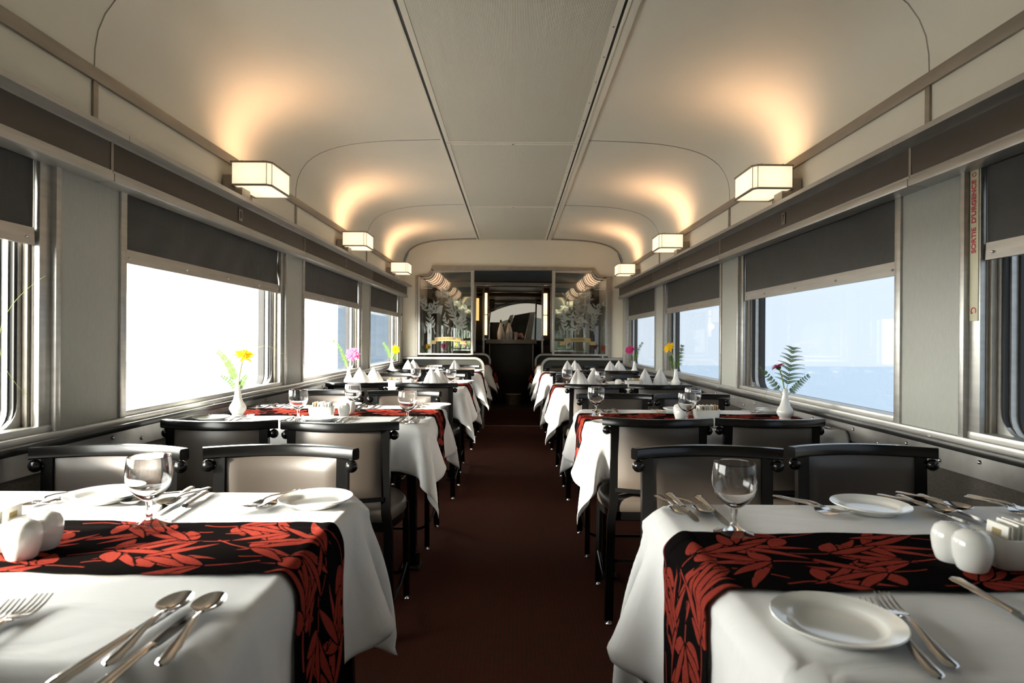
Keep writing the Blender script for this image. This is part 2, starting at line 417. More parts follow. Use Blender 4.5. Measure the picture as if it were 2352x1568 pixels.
b = MB(); b.box(-1.5, 1.5, YB, D2, -0.06, 0.0); struct(b.build('floor', M['carpet'], smooth=False), 'dark red-brown carpet with a fine grid weave')
b = MB(); b.box(-1.5, 1.5, D2, YE, -0.06, -0.0); struct(b.build('floor_beyond', M['dark'], smooth=False))
b = MB(); b.box(-1.6, 1.6, YB - 0.1, YB, -0.06, 2.6); struct(b.build('wall_rear_closure', M['cream'], smooth=False))  # unseen closure added behind the camera to keep outside light out
b = MB(); b.box(-1.6, 1.6, YE, YE + 0.1, -0.06, 2.6); struct(b.build('wall_far_closure', M['dark'], smooth=False))  # end closure added so that daylight does not leak in

# ceiling profile
half = [(1.39, 1.995), (1.388, 2.06), (1.378, 2.12), (1.355, 2.175), (1.318, 2.226), (1.28, 2.257), (1.235, 2.284), (1.18, 2.306), (1.116, 2.325), (1.03, 2.343), (0.933, 2.356), (0.8, 2.366), (0.65, 2.372), (0.49, 2.376), (0.3, 2.378)]
prof = [(-x, z) for x, z in half] + [(x, z) for x, z in reversed(half)]
b = MB()
ys = list(np.linspace(YB, D + 0.02, 24))
outer = [(x * 1.0 + (0.12 if x > 0 else -0.12), z + 0.12) for x, z in prof]
n = len(prof)
vs = []; fs = []
for y in ys:
    vs += [(x, y, z) for x, z in prof] + [(x, y, z) for x, z in outer]
for i in range(len(ys) - 1):
    for k in range(n - 1):
        a = i * 2 * n + k; fs.append((a, a + 1, a + 2 * n + 1, a + 2 * n)); a += n; fs.append((a, a + 2 * n, a + 2 * n + 1, a + 1))
for k in (0, n - 1):
    for i in range(len(ys) - 1):
        a = i * 2 * n; fs.append((a + k, a + 2 * n + k, a + 2 * n + n + k, a + n + k))
for i in (0, len(ys) - 1):
    for k in range(n - 1):
        a = i * 2 * n + k; fs.append((a, a + n, a + n + 1, a + 1))
b.add(vs, fs); struct(b.build('ceiling', M['ceil']), 'cream vaulted ceiling with rounded cornices')
# seams round the vault
for j in JOINTS[1:] :
    for sx in (-1, 1):
        b = MB(); b.tube([(sx * (x - 0.0005), j, z - 0.0005) for x, z in half], 0.0022, 5); struct(b.build('trim_seam', M['alu_dull']))
# flat middle panels, their gaps and battens
PJ = [YB, Y0, Y0 + P, Y0 + 2 * P, D]
for k in range(4):
    b = MB(); b.box(-0.432, 0.418, PJ[k] + 0.004, PJ[k + 1] - 0.004, 2.358, 2.374, 0.002)
    o = b.build('ceiling_panel', M['ridged']); struct(o, 'finely ridged cream ceiling panel')
    q = MB(); q.box(-0.43, -0.405, PJ[k] + 0.006, PJ[k + 1] - 0.006, 2.354, 2.3585); q.box(0.39, 0.416, PJ[k] + 0.006, PJ[k + 1] - 0.006, 2.354, 2.3585)
    q.box(-0.405, 0.39, PJ[k] + 0.006, PJ[k] + 0.03, 2.355, 2.3585); q.box(-0.405, 0.39, PJ[k + 1] - 0.03, PJ[k + 1] - 0.006, 2.355, 2.3585)
    q.build('panel_edge', M['ceil'], o, smooth=False)
    for i in range(7):
        y = PJ[k] + 0.15 + i * (PJ[k + 1] - PJ[k] - 0.3) / 6
        s_ = MB(); s_.sphere((0.404, y, 2.354), 0.005, 8, 0.5); s_.build('screw', M['alu_dull'], o)
        if k == 1 and i % 2 == 0:
            for x in (-0.28, -0.14, 0, 0.14, 0.28):
                s_ = MB(); s_.sphere((x, y, 2.3578), 0.0035, 6, 0.4); s_.build('screw', M['ceil'], o)
    if k > 0:
        s_ = MB(); s_.lathe([(0.0001, -0.004), (0.007, -0.003), (0.008, 0)], 10, (0.0, PJ[k] + 0.02, 2.354)); s_.build('latch', M['alu_dull'], o)
b = MB(); b.box(-0.446, -0.432, YB, D, 2.366, 2.3755); b.box(0.418, 0.430, YB, D, 2.366, 2.3755); struct(b.build('trim_gap', M['rubber'], smooth=False))
b = MB(); b.box(-0.462, -0.446, YB, D, 2.360, 2.378, 0.002); struct(b.build('trim_batten', M['ceil']))
b = MB(); b.box(0.430, 0.478, YB, D, 2.358, 2.378, 0.003); b.box(0.434, 0.44, YB, D, 2.352, 2.36); struct(b.build('trim_batten', M['ceil']))

rivet_me = None
for sx, side in ((-1, 'left'), (1, 'right')):
    X = lambda v_: sx * v_
    # upper cream wall (above the windows), lower fabric wall
    b = MB(); b.box(X(XW), X(XW + 0.12), YB, D2 + 0.1, ZW, 2.06); wl = struct(b.build('wall_' + side, M['cream'], smooth=False), 'cream painted frieze panel above the windows')
    b = MB(); b.box(X(1.395), X(1.51), YB, YE, -0.06, ZS - 0.03); struct(b.build('wall_' + side + '_lower', M['fabric_wall'], smooth=False), 'dark woven fabric wall below the windows')
    b = MB(); b.box(X(1.378), X(1.40), YB, D, 0.0, 0.10, 0.004); struct(b.build('baseboard_' + side, M['rail']))
    # crown strip and vertical strips on the frieze
    b = MB(); b.box(X(1.378), X(1.392), YB, D, 1.953, 1.998, 0.003); struct(b.build('trim_crown', M['alu_dull']))
    for j in JOINTS[1:]:
        y = min(j, D - 0.012)
        b = MB(); b.box(X(1.382), X(1.392), y - 0.012, y + 0.012, 1.76, 1.953, 0.002); struct(b.build('trim_strip', M['alu_dull']))
    # brown valance band with its rails
    for k in range(-1, 4):
        ya = max(YB, Y0 + P * (k - 1)); yb = min(Y0 + P * k, D - 0.02)
        if yb - ya < 0.2: continue
        b = MB(); b.box(X(1.33), X(1.40), ya + 0.003, yb - 0.003, 1.652, 1.758, 0.002)
        o = struct(b.build('trim_valance', M['brown']), 'dark bronze-brown valance panel above the windows')
        q = MB(); q.sweep([(X(1.33), ya + 0.001, 1.764), (X(1.33), yb - 0.001, 1.764)], [(-0.008, -0.008), (0.0, -0.012), (0.008, -0.008), (0.010, 0.004), (0.004, 0.010), (-0.06, 0.010), (-0.06, -0.008)] if sx > 0 else [(0.008, -0.008), (0.06, -0.008), (0.06, 0.010), (-0.004, 0.010), (-0.010, 0.004), (-0.008, -0.008), (0, -0.012)])
        q.build('valance_top_rail', M['alu'], o)
        q = MB(); q.box(X(1.318), X(1.395), ya + 0.001, yb - 0.001, 1.622, 1.651, 0.006); q.box(X(1.324), X(1.395), ya + 0.001, yb - 0.001, 1.648, 1.659, 0.003)
        q.build('valance_bottom_rail', M['alu'], o)
        if ya > 0.1:
            q = MB(); q.box(X(1.3285), X(1.332), ya - 0.003, ya + 0.009, 1.66, 1.752); q.build('joint_strip', M['alu_dull'], o, smooth=False)
    # pillars between the windows
    edges = [YB] + [e for wn in WINS for e in wn] + [D2 + 0.1]  # no windows opened behind the camera, so that end stays dark
    for k in range(0, len(edges), 2):
        ya, yb = edges[k], edges[k + 1]
        b = MB(); b.box(X(1.41), X(1.51), ya, yb, ZS - 0.06, ZW + 0.04)
        o = struct(b.build('wall_' + side + '_pillar', M['alu_dull'], smooth=False))
        pa = ya + 0.068 if k else ya; pb = yb - 0.036
        if k + 2 >= len(edges): pb = D - 0.02
        if k == 6 or k == 8: pass
        if pb - pa > 0.05:
            q = MB(); q.box(X(1.390), X(1.412), pa, pb, 0.80, 1.64, 0.002); q.build('pillar_panel', M['grey'], o)
        if k:
            q = MB(); q.box(X(1.394), X(1.415), ya, ya + 0.045, 0.815, 1.64, 0.003); q.build('pillar_trim', M['alu'], o)
            q = MB(); q.box(X(1.378), X(1.415), ya + 0.045, ya + 0.068, 0.80, 1.64, 0.007); q.build('pillar_bead', M['alu'], o)
        if k + 2 < len(edges):
            q = MB(); q.box(X(1.382), X(1.415), yb - 0.036, yb - 0.001, 0.80, 1.64, 0.006); q.build('pillar_bead', M['alu'], o)
    # sill, black rail and riveted plate, with their fasteners
    b = MB(); b.box(X(1.372), X(1.46), YB, D - 0.02, 0.806, 0.826, 0.004); b.box(X(1.392), X(1.45), YB, D - 0.02, 0.82, 0.846, 0.005); struct(b.build('trim_sill', M['alu']), 'aluminium window ledge')
    b = MB(); b.box(X(1.352), X(1.40), YB, D - 0.03, 0.783, 0.808, 0.008); o = struct(b.build('trim_rail', M['rail']), 'dark metal rail under the window ledge')
    for k in range(16):
        y = 1.15 + k * 0.41
        q = MB(); q.lathe([(0.011, -0.002), (0.011, 0.001), (0.006, 0.003), (0.0001, 0.003)], 12, (X(1.376), y, 0.808)); q.build('screw_head', M['chrome'], o)
    b = MB(); b.box(X(1.385), X(1.397), YB, D - 0.03, 0.712, 0.784, 0.001); o = struct(b.build('trim_plate', M['alu_plate'], smooth=False), 'riveted aluminium plate under the rail')
    rv = MB(); rv.sphere((0, 0, 0), 0.0065, 10); rme = rv.mesh(); rme.materials.append(M['chrome']); rme.shade_smooth()
    for k in range(40):
        y = 0.95 + k * 0.165
        if y > D - 0.1: break
        r_ = bpy.data.objects.new('rivet', rme); C.objects.link(r_); r_.parent = o; r_.location = (X(1.3845), y, 0.762 if k % 2 else 0.735)
    # windows
    for k, (ya, yb) in enumerate(WINS):
        wn = empty('window_%d' % (k + 1 if sx < 0 else k + 5), (X(XG), (ya + yb) / 2, 1.25)); wn['kind'] = 'structure'
        L = lambda o_: o_
        cy = (ya + yb) / 2
        def rr(y0, y1, z0, z1, r_, n=6):
            pts = []
            for (c0, c1, a0) in ((y1 - r_, z0 + r_, -90), (y1 - r_, z1 - r_, 0), (y0 + r_, z1 - r_, 90), (y0 + r_, z0 + r_, 180)):
                for i in range(n + 1):
                    a = R(a0 + 90 * i / n); pts.append((c0 + r_ * math.cos(a), c1 + r_ * math.sin(a)))
            return pts
        def ring(inner, outer_, x0, x1, nm, m_):
            n_ = len(inner); vs = [(x, p[0] - cy, p[1] - 1.25) for x in (x0, x1) for ps in (inner, outer_) for p in ps]; fs = []
            for i in range(n_):
                j = (i + 1) % n_
                fs += [(i, j, n_ + j, n_ + i), (2 * n_ + i, 3 * n_ + i, 3 * n_ + j, 2 * n_ + j), (i, 2 * n_ + i, 2 * n_ + j, j), (n_ + i, n_ + j, 3 * n_ + j, 3 * n_ + i)]
            g = MB(); g.add(vs, fs); return g.build(nm, m_, wn)
        # coordinates are relative to the Empty in x too
        gx = lambda v_: X(v_) - X(XG)
        a0, a1, z0, z1 = ya, yb, ZS - 0.004, ZW
        ring(rr(a0 + 0.024, a1 - 0.024, z0 + 0.004, z1 - 0.02, 0.075), rr(a0 - 0.01, a1 + 0.01, z0 - 0.04, z1 + 0.02, 0.012), gx(1.437), gx(1.452), 'window_frame', M['alu'])
        ring(rr(a0 + 0.034, a1 - 0.034, z0 - 0.006, z1 - 0.03, 0.07), rr(a0 + 0.020, a1 - 0.020, z0 - 0.020, z1 - 0.016, 0.078), gx(1.441), gx(1.458), 'gasket', M['rubber'])
        ring(rr(a0 + 0.040, a1 - 0.040, z0 - 0.004, z1 - 0.036, 0.066), rr(a0 + 0.030, a1 - 0.030, z0 - 0.016, z1 - 0.026, 0.07), gx(1.455), gx(1.475), 'inner_frame', M['alu'])
        ring(rr(a0 + 0.048, a1 - 0.048, z0 - 0.002, z1 - 0.04, 0.06), rr(a0 - 0.0, a1 + 0.0, z0 - 0.03, z1 + 0.0, 0.02), gx(1.475), gx(1.51), 'outer_seal', M['rubber'])
        g = MB(); g.box(gx(1.478), gx(1.482), ya - cy, yb - cy, ZS - 0.03 - 1.25, ZW + 0.01 - 1.25); g.build('window_pane', M['pane'], wn, smooth=False)
        for dy in (ya + 0.006, yb - 0.006):   # blind guides in the reveal
            g = MB(); g.box(gx(1.42), gx(1.436), dy - 0.006 - cy, dy + 0.006 - cy, ZS - 1.25, ZW - 1.25, 0.002); g.build('blind_guide', M['alu_dull'], wn)
b = MB(); b.box(-1.6, 1.6, D + 0.05, D2 + 0.1, 2.03, 2.3); struct(b.build('ceiling_beyond', M['lowceil'], smooth=False), 'low blue-grey ceiling beyond the glass screen')
b = MB(); b.box(-1.6, 1.6, D2 + 0.1, YE, 2.05, 2.3); struct(b.build('ceiling_lobby', M['woodbrown'], smooth=False))
b = MB(); b.box(-1.56, -0.9, D2 + 0.1, YE, -0.06, 2.1); b.box(0.9, 1.56, D2 + 0.1, YE, -0.06, 2.1); struct(b.build('wall_lobby', M['woodbrown'], smooth=False))

# number plates, emergency strip
def plate_text(txt, sx, y, z, size, m_, parent, x=1.3275, rot=0):
    me = text_mesh(txt, size, bold=0.0007 if len(txt) > 1 else 0.0004)
    o = link('numeral' if len(txt) == 1 else 'lettering', me, m_, parent, smooth=False)
    # text plane faces the aisle
    base = Matrix(((0, 0, -sx, 0), (-sx * -1 * 1.0, 0, 0, 0), (0, 1, 0, 0), (0, 0, 0, 1)))
    if sx < 0: base = Matrix(((0, 0, 1, 0), (1, 0, 0, 0), (0, 1, 0, 0), (0, 0, 0, 1)))
    else: base = Matrix(((0, 0, -1, 0), (-1, 0, 0, 0), (0, 1, 0, 0), (0, 0, 0, 1)))
    o.matrix_local = Matrix.Translation((0, 0, 0)) @ base @ Matrix.Rotation(rot, 4, 'Z')
    return o
for sx, ns in ((-1, ('8', '6', '4')), (1, ('7', '5', '3'))):
    for k, t in enumerate(ns):
        y = 2.955 + P * k if sx < 0 else 2.955 + P * k
        e = empty('number_plate', (sx * 1.328, y, 1.705), label='small metal plate with the numeral %s on the %s valance' % (t, 'left' if sx < 0 else 'right'), cat='number plate', group='seat number plates')
        q = MB(); q.box(-0.0015, 0.0015, -0.019, 0.019, -0.028, 0.028, 0.001); q.build('plate', M['plate_grey'], e)
        o = plate_text(t, sx, y, 1.705, 0.048, M['ink'], e); o.location = (-sx * 0.0021, 0, 0)
e = empty('emergency_exit_strip', (1.3935, 1.8125, 1.32), label='narrow cream strip lettered SORTIE D\'URGENCE in red beside the right window', cat='sign')
q = MB(); q.box(-0.0015, 0.0005, -0.0165, 0.0165, -0.145, 0.305, 0.001); q.build('strip', M['label'], e)
o = plate_text("SORTIE  D'URGENCE", 1, 0, 0, 0.0235, M['red_ink'], e, rot=PI / 2); o.location = (-0.0023, 0.0, 0.165)
q = MB(); q.sweep([(-0.0022, 0.009 * math.cos(R(a)), -0.115 + 0.009 * math.sin(R(a))) for a in range(-60, 230, 20)], [(-0.0014, -0.0006), (0.0014, -0.0006), (0.0014, 0.0004), (-0.0014, 0.0004)], up=(1, 0, 0))
q.prism([(0.003, -0.121), (0.011, -0.124), (0.0075, -0.116)], 'x', -0.0028, -0.0020); q.build('arrow_symbol', M['red_ink'], e)
q = MB(); q.sweep([(-0.0022, 0.007 * math.cos(R(a)), 0.29 + 0.006 * math.sin(R(a))) for a in range(0, 360, 30)], [(-0.0008, -0.0006), (0.0008, -0.0006), (0.0008, 0.0004), (-0.0008, 0.0004)], up=(1, 0, 0), closed=True); q.build('arrow_symbol', M['red_ink'], e)
e = empty('wall_switch', (-1.385, D - 0.10, 1.40), label='slim pale wall device with green tip beside the far left window', cat='switch')
q = MB(); q.box(-0.006, 0.006, -0.012, 0.012, -0.19, 0.0, 0.003); q.build('body', M['china'], e)
q = MB(); q.box(-0.007, 0.007, -0.012, 0.012, 0.001, 0.02, 0.003); q.build('indicator', mat('green_indicator', (0.02, 0.2, 0.06), 0.3), e)

# ------------------------------------------------------------------ blinds
for sx, side in ((-1, 'left'), (1, 'right')):
    for k, (ya, yb) in enumerate(WINS):
        zb = 1.378 if sx < 0 else 1.352
        which = ['nearest', 'second', 'third', 'farthest'][k]
        e = empty('roller_blind', (sx * 1.41, (ya + yb) / 2, zb), label='charcoal roller blind half drawn over the %s %s window' % (which, side), cat='blind', group='charcoal roller blinds')
        h = (yb - ya) / 2 - 0.008
        q = MB(); ny, nz = 30, 10; vs = []; fs = []
        rnd = random.Random(k * 3 + sx)
        ph = rnd.random() * 6
        for lay in (0, 1):
            for i in range(ny + 1):
                for j in range(nz + 1):
                    y = -h + 2 * h * i / ny; z = 0.045 + (ZW - zb - 0.03) * j / nz
                    amp = (0.008 if (sx < 0 and k == 1) else 0.0012)
                    xx = amp * math.sin(y * 14 + ph + z * 9) * (1 - 0.6 * j / nz) + amp * 0.8 * math.sin(y * 31 + ph * 2 - z * 25) * (1 - j / nz)
                    xx *= min(1.0, 0.25 + j * 0.3)
                    vs.append((-sx * (xx + 0.001 * lay), y, z))
        S = (ny + 1) * (nz + 1)
        for i in range(ny):
            for j in range(nz):
                a = i * (nz + 1) + j; fs.append((a, a + 1, a + nz + 2, a + nz + 1)); fs.append((S + a, S + a + nz + 1, S + a + nz + 2, S + a + 1))
        q.add(vs, fs); q.build('blind_fabric', M['shade'], e)
        q = MB(); q.sweep([(0, -h, 0.024), (0, h, 0.024)], [(-0.008, -0.024), (0.008, -0.024), (0.010, -0.012), (0.006, -0.008), (0.010, -0.004), (0.010, 0.010), (0.006, 0.014), (0.009, 0.018), (0.006, 0.026), (-0.006, 0.026)] if sx > 0 else [(-0.008, -0.024), (0.008, -0.024), (0.006, 0.026), (-0.006, 0.026), (-0.009, 0.018), (-0.006, 0.014), (-0.010, 0.010), (-0.010, -0.004), (-0.006, -0.008), (-0.010, -0.012)])
        bar = q.build('hem_bar', M['alu'], e)
        for dy in (-h + 0.03, -h * 0.42, h * 0.1, h * 0.6, h - 0.03):
            q = MB(); q.sphere((-sx * 0.0095, dy, 0.02), 0.005, 8, 0.8); q.build('screw', M['chrome'], bar)

# ------------------------------------------------------------------ wall lamps
def make_lamp(sx):
    e = empty('wall_lamp', (0, 0, 0))
    # local: origin at the centre of the shade; wall lies at sx*+0.15
    # shade 0.18 deep (x), 0.26 long (y), 0.113 high
    hx, hy, hz, ch = 0.090, 0.130, 0.054, 0.018
    out = [(-sx * (hx - ch), -hy), (-sx * hx, -hy + ch), (-sx * hx, hy - ch), (-sx * (hx - ch), hy), (sx * hx, hy), (sx * hx, -hy)]
    if sx < 0: out = out[::-1]
    q = MB(); n_ = len(out); vs = [(x, y, z) for z in (-hz, hz) for x, y in out] + [(x * 0.975, y * 0.98, z) for z in (-hz + 0.002, hz) for x, y in out]
    fs = [(i, (i + 1) % n_, n_ + (i + 1) % n_, n_ + i) for i in range(n_)] + [(2 * n_ + i, 3 * n_ + i, 3 * n_ + (i + 1) % n_, 2 * n_ + (i + 1) % n_) for i in range(n_)] + [(n_ + i, n_ + (i + 1) % n_, 3 * n_ + (i + 1) % n_, 3 * n_ + i) for i in range(n_)]
    fs += [tuple(range(n_))[::-1], tuple(2 * n_ + i for i in range(n_))]
    q.add(vs, fs); q.build('lamp_shade', M['lampshade'], e, smooth=False)
    for z, nm in ((-hz, 'bottom_rim'), (hz, 'top_rim')):
        q = MB(); q.sweep([(x * 1.01, y * 1.01, z) for x, y in out], [(-0.004, -0.004), (0.004, -0.004), (0.004, 0.004), (-0.004, 0.004)], closed=True); q.build(nm, M['alu_dull'], e)
    for (x, y) in ((-sx * (hx - ch), -hy), (-sx * hx, -hy + ch), (-sx * hx, hy - ch), (-sx * (hx - ch), hy)):
        q = MB(); q.box(x - 0.0012, x + 0.0012, y - 0.0012, y + 0.0012, -hz, hz); q.build('corner_strip', M['alu'], e, smooth=False)
    for (x, y) in ((-sx * 0.05, -0.12), (sx * 0.05, -0.12), (-sx * 0.05, 0.12), (sx * 0.05, 0.12)):
        q = MB(); q.lathe([(0.0028, 0.0), (0.0028, 0.006), (0.0001, 0.008)], 8, (x, y, hz + 0.003)); q.build('finial', M['alu_dull'], e)
    q = MB(); q.box(sx * 0.095, sx * 0.145, -0.11, 0.11, -0.115, -0.0, 0.004); q.box(sx * 0.09, sx * 0.098, -0.12, 0.12, -0.05, 0.045, 0.002); br = q.build('bracket', M['alu_dull'], e)
    q = MB(); q.box(sx * 0.05, sx * 0.1, -0.11, -0.02, -0.115, -0.06, 0.004); q.build('bracket_foot', M['alu_dull'], e)
    return e
lampL = make_lamp(-1); lampR = make_lamp(1)
for sx, pr, side in ((-1, lampL, 'left'), (1, lampR, 'right')):
    for k in range(3):
        loc = (sx * 1.238, 2.995 + P * k, 1.884)
        lab = 'boxy glowing cream wall lamp, %s on the %s wall' % (['nearest', 'middle', 'farthest'][k], side)
        if k == 0:
            pr.location = loc; tag(pr, lab, 'wall lamp', 'boxy wall lamps along both walls'); e = pr
        else: e = dup(pr, loc, 0, lab)
        ld = bpy.data.lights.new('lamp_bulb', 'AREA'); ld.shape = 'RECTANGLE'; ld.size = 0.14; ld.size_y = 0.2; ld.energy = 0.55; ld.color = (1.0, 0.59, 0.35); ld.spread = R(150)
        lo = bpy.data.objects.new('lamp_bulb', ld); C.objects.link(lo); lo.parent = e; lo.location = (0, 0, 0.01); lo.rotation_euler = (PI, 0, 0)

# ------------------------------------------------------------------ end wall with the two glass screens
def notch_path(top, side_x, corner_x, step_z, z_bot, n=8):
    r_ = top - step_z
    cx = side_x - 0
    pts = [(-side_x, z_bot), (-side_x, step_z), (-(corner_x + r_), step_z)]
    for i in range(1, n + 1):
        a = -PI / 2 + (PI / 2) * i / n
        pts.append((-(corner_x + r_) + r_ * math.cos(a), top + r_ * math.sin(a)))
    return pts + [(-x, z) for x, z in reversed(pts)]
ip = notch_path(2.00, 1.215, 1.02, 1.905, 0.895)
arch = [(-1.39, 0.895)] + [(-x, z) for x, z in half] + [(x, z) for x, z in reversed(half)] + [(1.39, 0.895)]
b = MB()
def interp(path, x): return float(np.interp(x, [p[0] for p in path], [p[1] for p in path]))
_top = [(-x, z) for x, z in half] + [(x, z) for x, z in reversed(half)]
_low = [p for p in ip if p[1] > 0.9]
_low[0] = (-1.215, _low[0][1]); _low[-1] = (1.215, _low[-1][1])
xs_ = sorted(set([round(p[0], 5) for p in _top[1:-1] + _low if abs(p[0]) <= 1.2149] + [-1.215, 1.215, -1.3899, 1.3899, -1.3, 1.3]))
cols = []
for i in range(len(xs_) - 1):
    xa, xb = xs_[i], xs_[i + 1]
    if xb - xa < 1e-4: continue
    edge = abs(xa + xb) / 2 > 1.215
    za, zb = (0.895, 0.895) if edge else (interp(_low, xa), interp(_low, xb))
    ta, tb = interp(_top, xa), interp(_top, xb)
    vs = [(xa, y, z) for y in (D, D + 0.05) for z in (za, ta)] + [(xb, y, z) for y in (D, D + 0.05) for z in (zb, tb)]
    b.add(vs, [(0, 4, 5, 1), (2, 3, 7, 6), (0, 2, 6, 4), (1, 5, 7, 3)])
struct(b.build('wall_end', M['cream'], smooth=False), 'cream end wall around the glass screens')
b = MB(); b.tube([(x * 0.995, D - 0.006, z - 0.004) for x, z in prof], 0.011, 8); struct(b.build('trim_arch', M['alu_dull']), 'dull metal bead around the arch')
fr = [(-0.016, -0.014), (0.016, -0.014), (0.016, 0.014), (-0.016, 0.014)]
b = MB(); b.sweep([(x, D - 0.012, z) for x, z in ip], fr, up=(0, 1, 0)); struct(b.build('trim_screen', M['alu_dull']), 'stepped aluminium frame of the glass screen')
ip2 = notch_path(1.965, 1.185, 1.0, 1.875, 0.93)
def screen(sx, name):
    lab = ('etched glass screen with banner CHICKADEE, left of the passage' if sx < 0 else 'etched glass screen with banner SANDPIPER, right of the passage')
    e = empty('glass_screen', (sx * 0.85, D + 0.01, 0.90), label=lab, cat='glass screen', group='etched glass screens')
    L = [(p[0], p[1]) for p in ip2 if p[0] < 0]
    poly = [(-0.515, 0.925), (-1.185, 0.925)] + L[1:] + [(-0.515, 1.965)]
    poly = [((x if sx < 0 else -x) - sx * 0.85, z - 0.90) for x, z in poly]
    g = MB(); g.prism(poly, 'y', -0.003, 0.003); gp = g.build('glass_pane', M['gpane'], e, smooth=False)
    g = MB(); g.sweep([(x, -0.012, z) for x, z in poly], [(-0.012, -0.010), (0.012, -0.010), (0.012, 0.010), (-0.012, 0.010)], up=(0, 1, 0), closed=True); fo = g.build('screen_frame', M['alu'], e)
    g = MB(); g.box(-sx * 0.335 - 0.014, -sx * 0.335 + 0.014, -0.028, 0.02, 0.02, 1.08, 0.003); g.build('end_post', M['alu'], e)
    # banner
    bx = -0.03 * sx; g = MB(); m_ = 24; vs = []; fs = []
    for i in range(m_ + 1):
        x = -0.165 + 0.33 * i / m_; z = 0.205 + 0.010 * math.cos(x * 9)
        vs += [(bx + x, -0.005, z - 0.026), (bx + x, -0.005, z + 0.026)]
    fs = [(2 * i, 2 * i + 1, 2 * i + 3, 2 * i + 2) for i in range(m_)]
    g.add(vs, fs)
    for t in (-1, 1):
        g.add([(bx + t * 0.15, -0.0045, 0.150), (bx + t * 0.15, -0.0045, 0.195), (bx + t * 0.235, -0.0045, 0.195), (bx + t * 0.215, -0.0045, 0.172), (bx + t * 0.235, -0.0045, 0.150)], [(0, 1, 2, 3, 4)])
    bn = g.build('banner', M['gold'], e, smooth=False); bn['label'] = 'gold ribbon banner on the glass'
    t_ = text_mesh('CHICKADEE' if sx < 0 else 'SANDPIPER', 0.036, 0.0004); t_.transform(Matrix.Translation((bx, -0.0058, 0.214)) @ Matrix.Rotation(PI / 2, 4, 'X'))
    link('lettering', t_, M['ink'], bn, smooth=False)
    # etched plants and birds
    rnd = random.Random(5 if sx < 0 else 9); g = MB()
    def leaf(x, z, ang, l_, w_):
        pts = []
        for i in range(9):
            s_ = i / 8; w2 = w_ * math.sin(PI * s_ ** 0.8)
            pts.append((s_ * l_, w2))
        pts = pts + [(p[0], -p[1]) for p in reversed(pts[1:-1])]
        ca, sa = math.cos(ang), math.sin(ang)
        g.add([(x + p[0] * ca - p[1] * sa, -0.0042, z + p[0] * sa + p[1] * ca) for p in pts], [tuple(range(len(pts)))])
    for br_ in range(7):
        x = rnd.uniform(-0.26, 0.24); z = rnd.uniform(0.26, 0.34); a = rnd.uniform(1.2, 1.9); pts = []
        nseg = rnd.randint(7, 13)
        for i in range(nseg):
            pts.append((x, -0.0042, z)); x += 0.045 * math.cos(a); z += 0.045 * math.sin(a); a += rnd.uniform(-0.3, 0.3)
            if z > 0.93 or abs(x) > 0.31: break
            for sd in (-1, 1):
                if rnd.random() < 0.8: leaf(x, z, a + sd * rnd.uniform(0.5, 1.0), rnd.uniform(0.05, 0.09), rnd.uniform(0.008, 0.014))
        if len(pts) > 2: g.tube(pts, 0.0028, 4)
    for i in range(16):
        leaf(rnd.uniform(-0.28, 0.26), 0.27, rnd.uniform(1.1, 2.0), rnd.uniform(0.06, 0.15), 0.006)
    g.build('etched_foliage', M['etch'], e, smooth=False)
    for (x, z, s_, fl) in (((-0.07, 0.58, 1.0, 1), (0.19, 0.47, 0.8, 1)) if sx < 0 else ((0.12, 0.60, 1.3, -1), (-0.2, 0.50, 0.9, -1), (0.03, 0.46, 0.8, -1))):
        g = MB(); out = [(-0.10, -0.045), (-0.05, -0.02), (-0.035, 0.01), (-0.02, 0.04), (0.0, 0.058), (0.022, 0.055), (0.04 if sx < 0 else 0.085, 0.042 if sx < 0 else 0.02), (0.030, 0.032), (0.028, 0.0), (0.015, -0.03), (-0.02, -0.045), (-0.06, -0.045)]
        if sx > 0: out = [(-0.10, -0.05), (-0.06, -0.005), (-0.03, 0.015), (-0.012, 0.045), (0.004, 0.058), (0.022, 0.052), (0.075, 0.018), (0.024, 0.034), (0.02, 0.01), (0.03, -0.02), (0.0, -0.045), (-0.05, -0.045)]
        tri = tessellate_polygon([[Vector((p[0], p[1], 0)) for p in out]])
        g.add([(x + p[0] * s_ * fl, -0.0048, z + p[1] * s_) for p in out], [tuple(t) for t in tri])
        g.tube([(x - 0.01 * s_ * fl, -0.0048, z - 0.04 * s_), (x - 0.012 * s_ * fl, -0.0048, z - 0.09 * s_)], 0.002, 4); g.tube([(x + 0.008 * s_ * fl, -0.0048, z - 0.035 * s_), (x + 0.01 * s_ * fl, -0.0048, z - 0.09 * s_)], 0.002, 4)
        g.build('etched_bird', M['etch'], e, smooth=False)
screen(-1, 'CHICKADEE'); screen(1, 'SANDPIPER')
# low partitions with rounded metal capping
def low_wall(sx, y, inner, nm):
    e = empty('low_partition', (sx * 0.88, y, 0), label='low dark grey partition with rounded metal edge, %s, %s of the passage' % (nm, 'left' if sx < 0 else 'right'), cat='partition', group='low partitions')
    r_ = 0.11; zt = 0.875; x0 = 1.385
    path = [(x0, zt), (inner + r_, zt)] + [(inner + r_ - r_ * math.sin(a), zt - r_ + r_ * math.cos(a)) for a in [PI / 2 * i / 8 for i in range(1, 9)]] + [(inner, 0.0)]
    poly = [(sx * x - sx * 0.88, z) for x, z in path] + [(sx * x0 - sx * 0.88, 0.0)]
    g = MB(); g.prism(poly, 'y', 0.004, 0.046); g.build('panel', M['greypanel'], e, smooth=False)
    g = MB(); g.sweep([(sx * x - sx * 0.88, 0.02, z) for x, z in path], [(-0.014, -0.032), (0.014, -0.032), (0.014, 0.032), (-0.014, 0.032)], up=(0, 1, 0)); g.build('metal_edge', M['alu'], e)
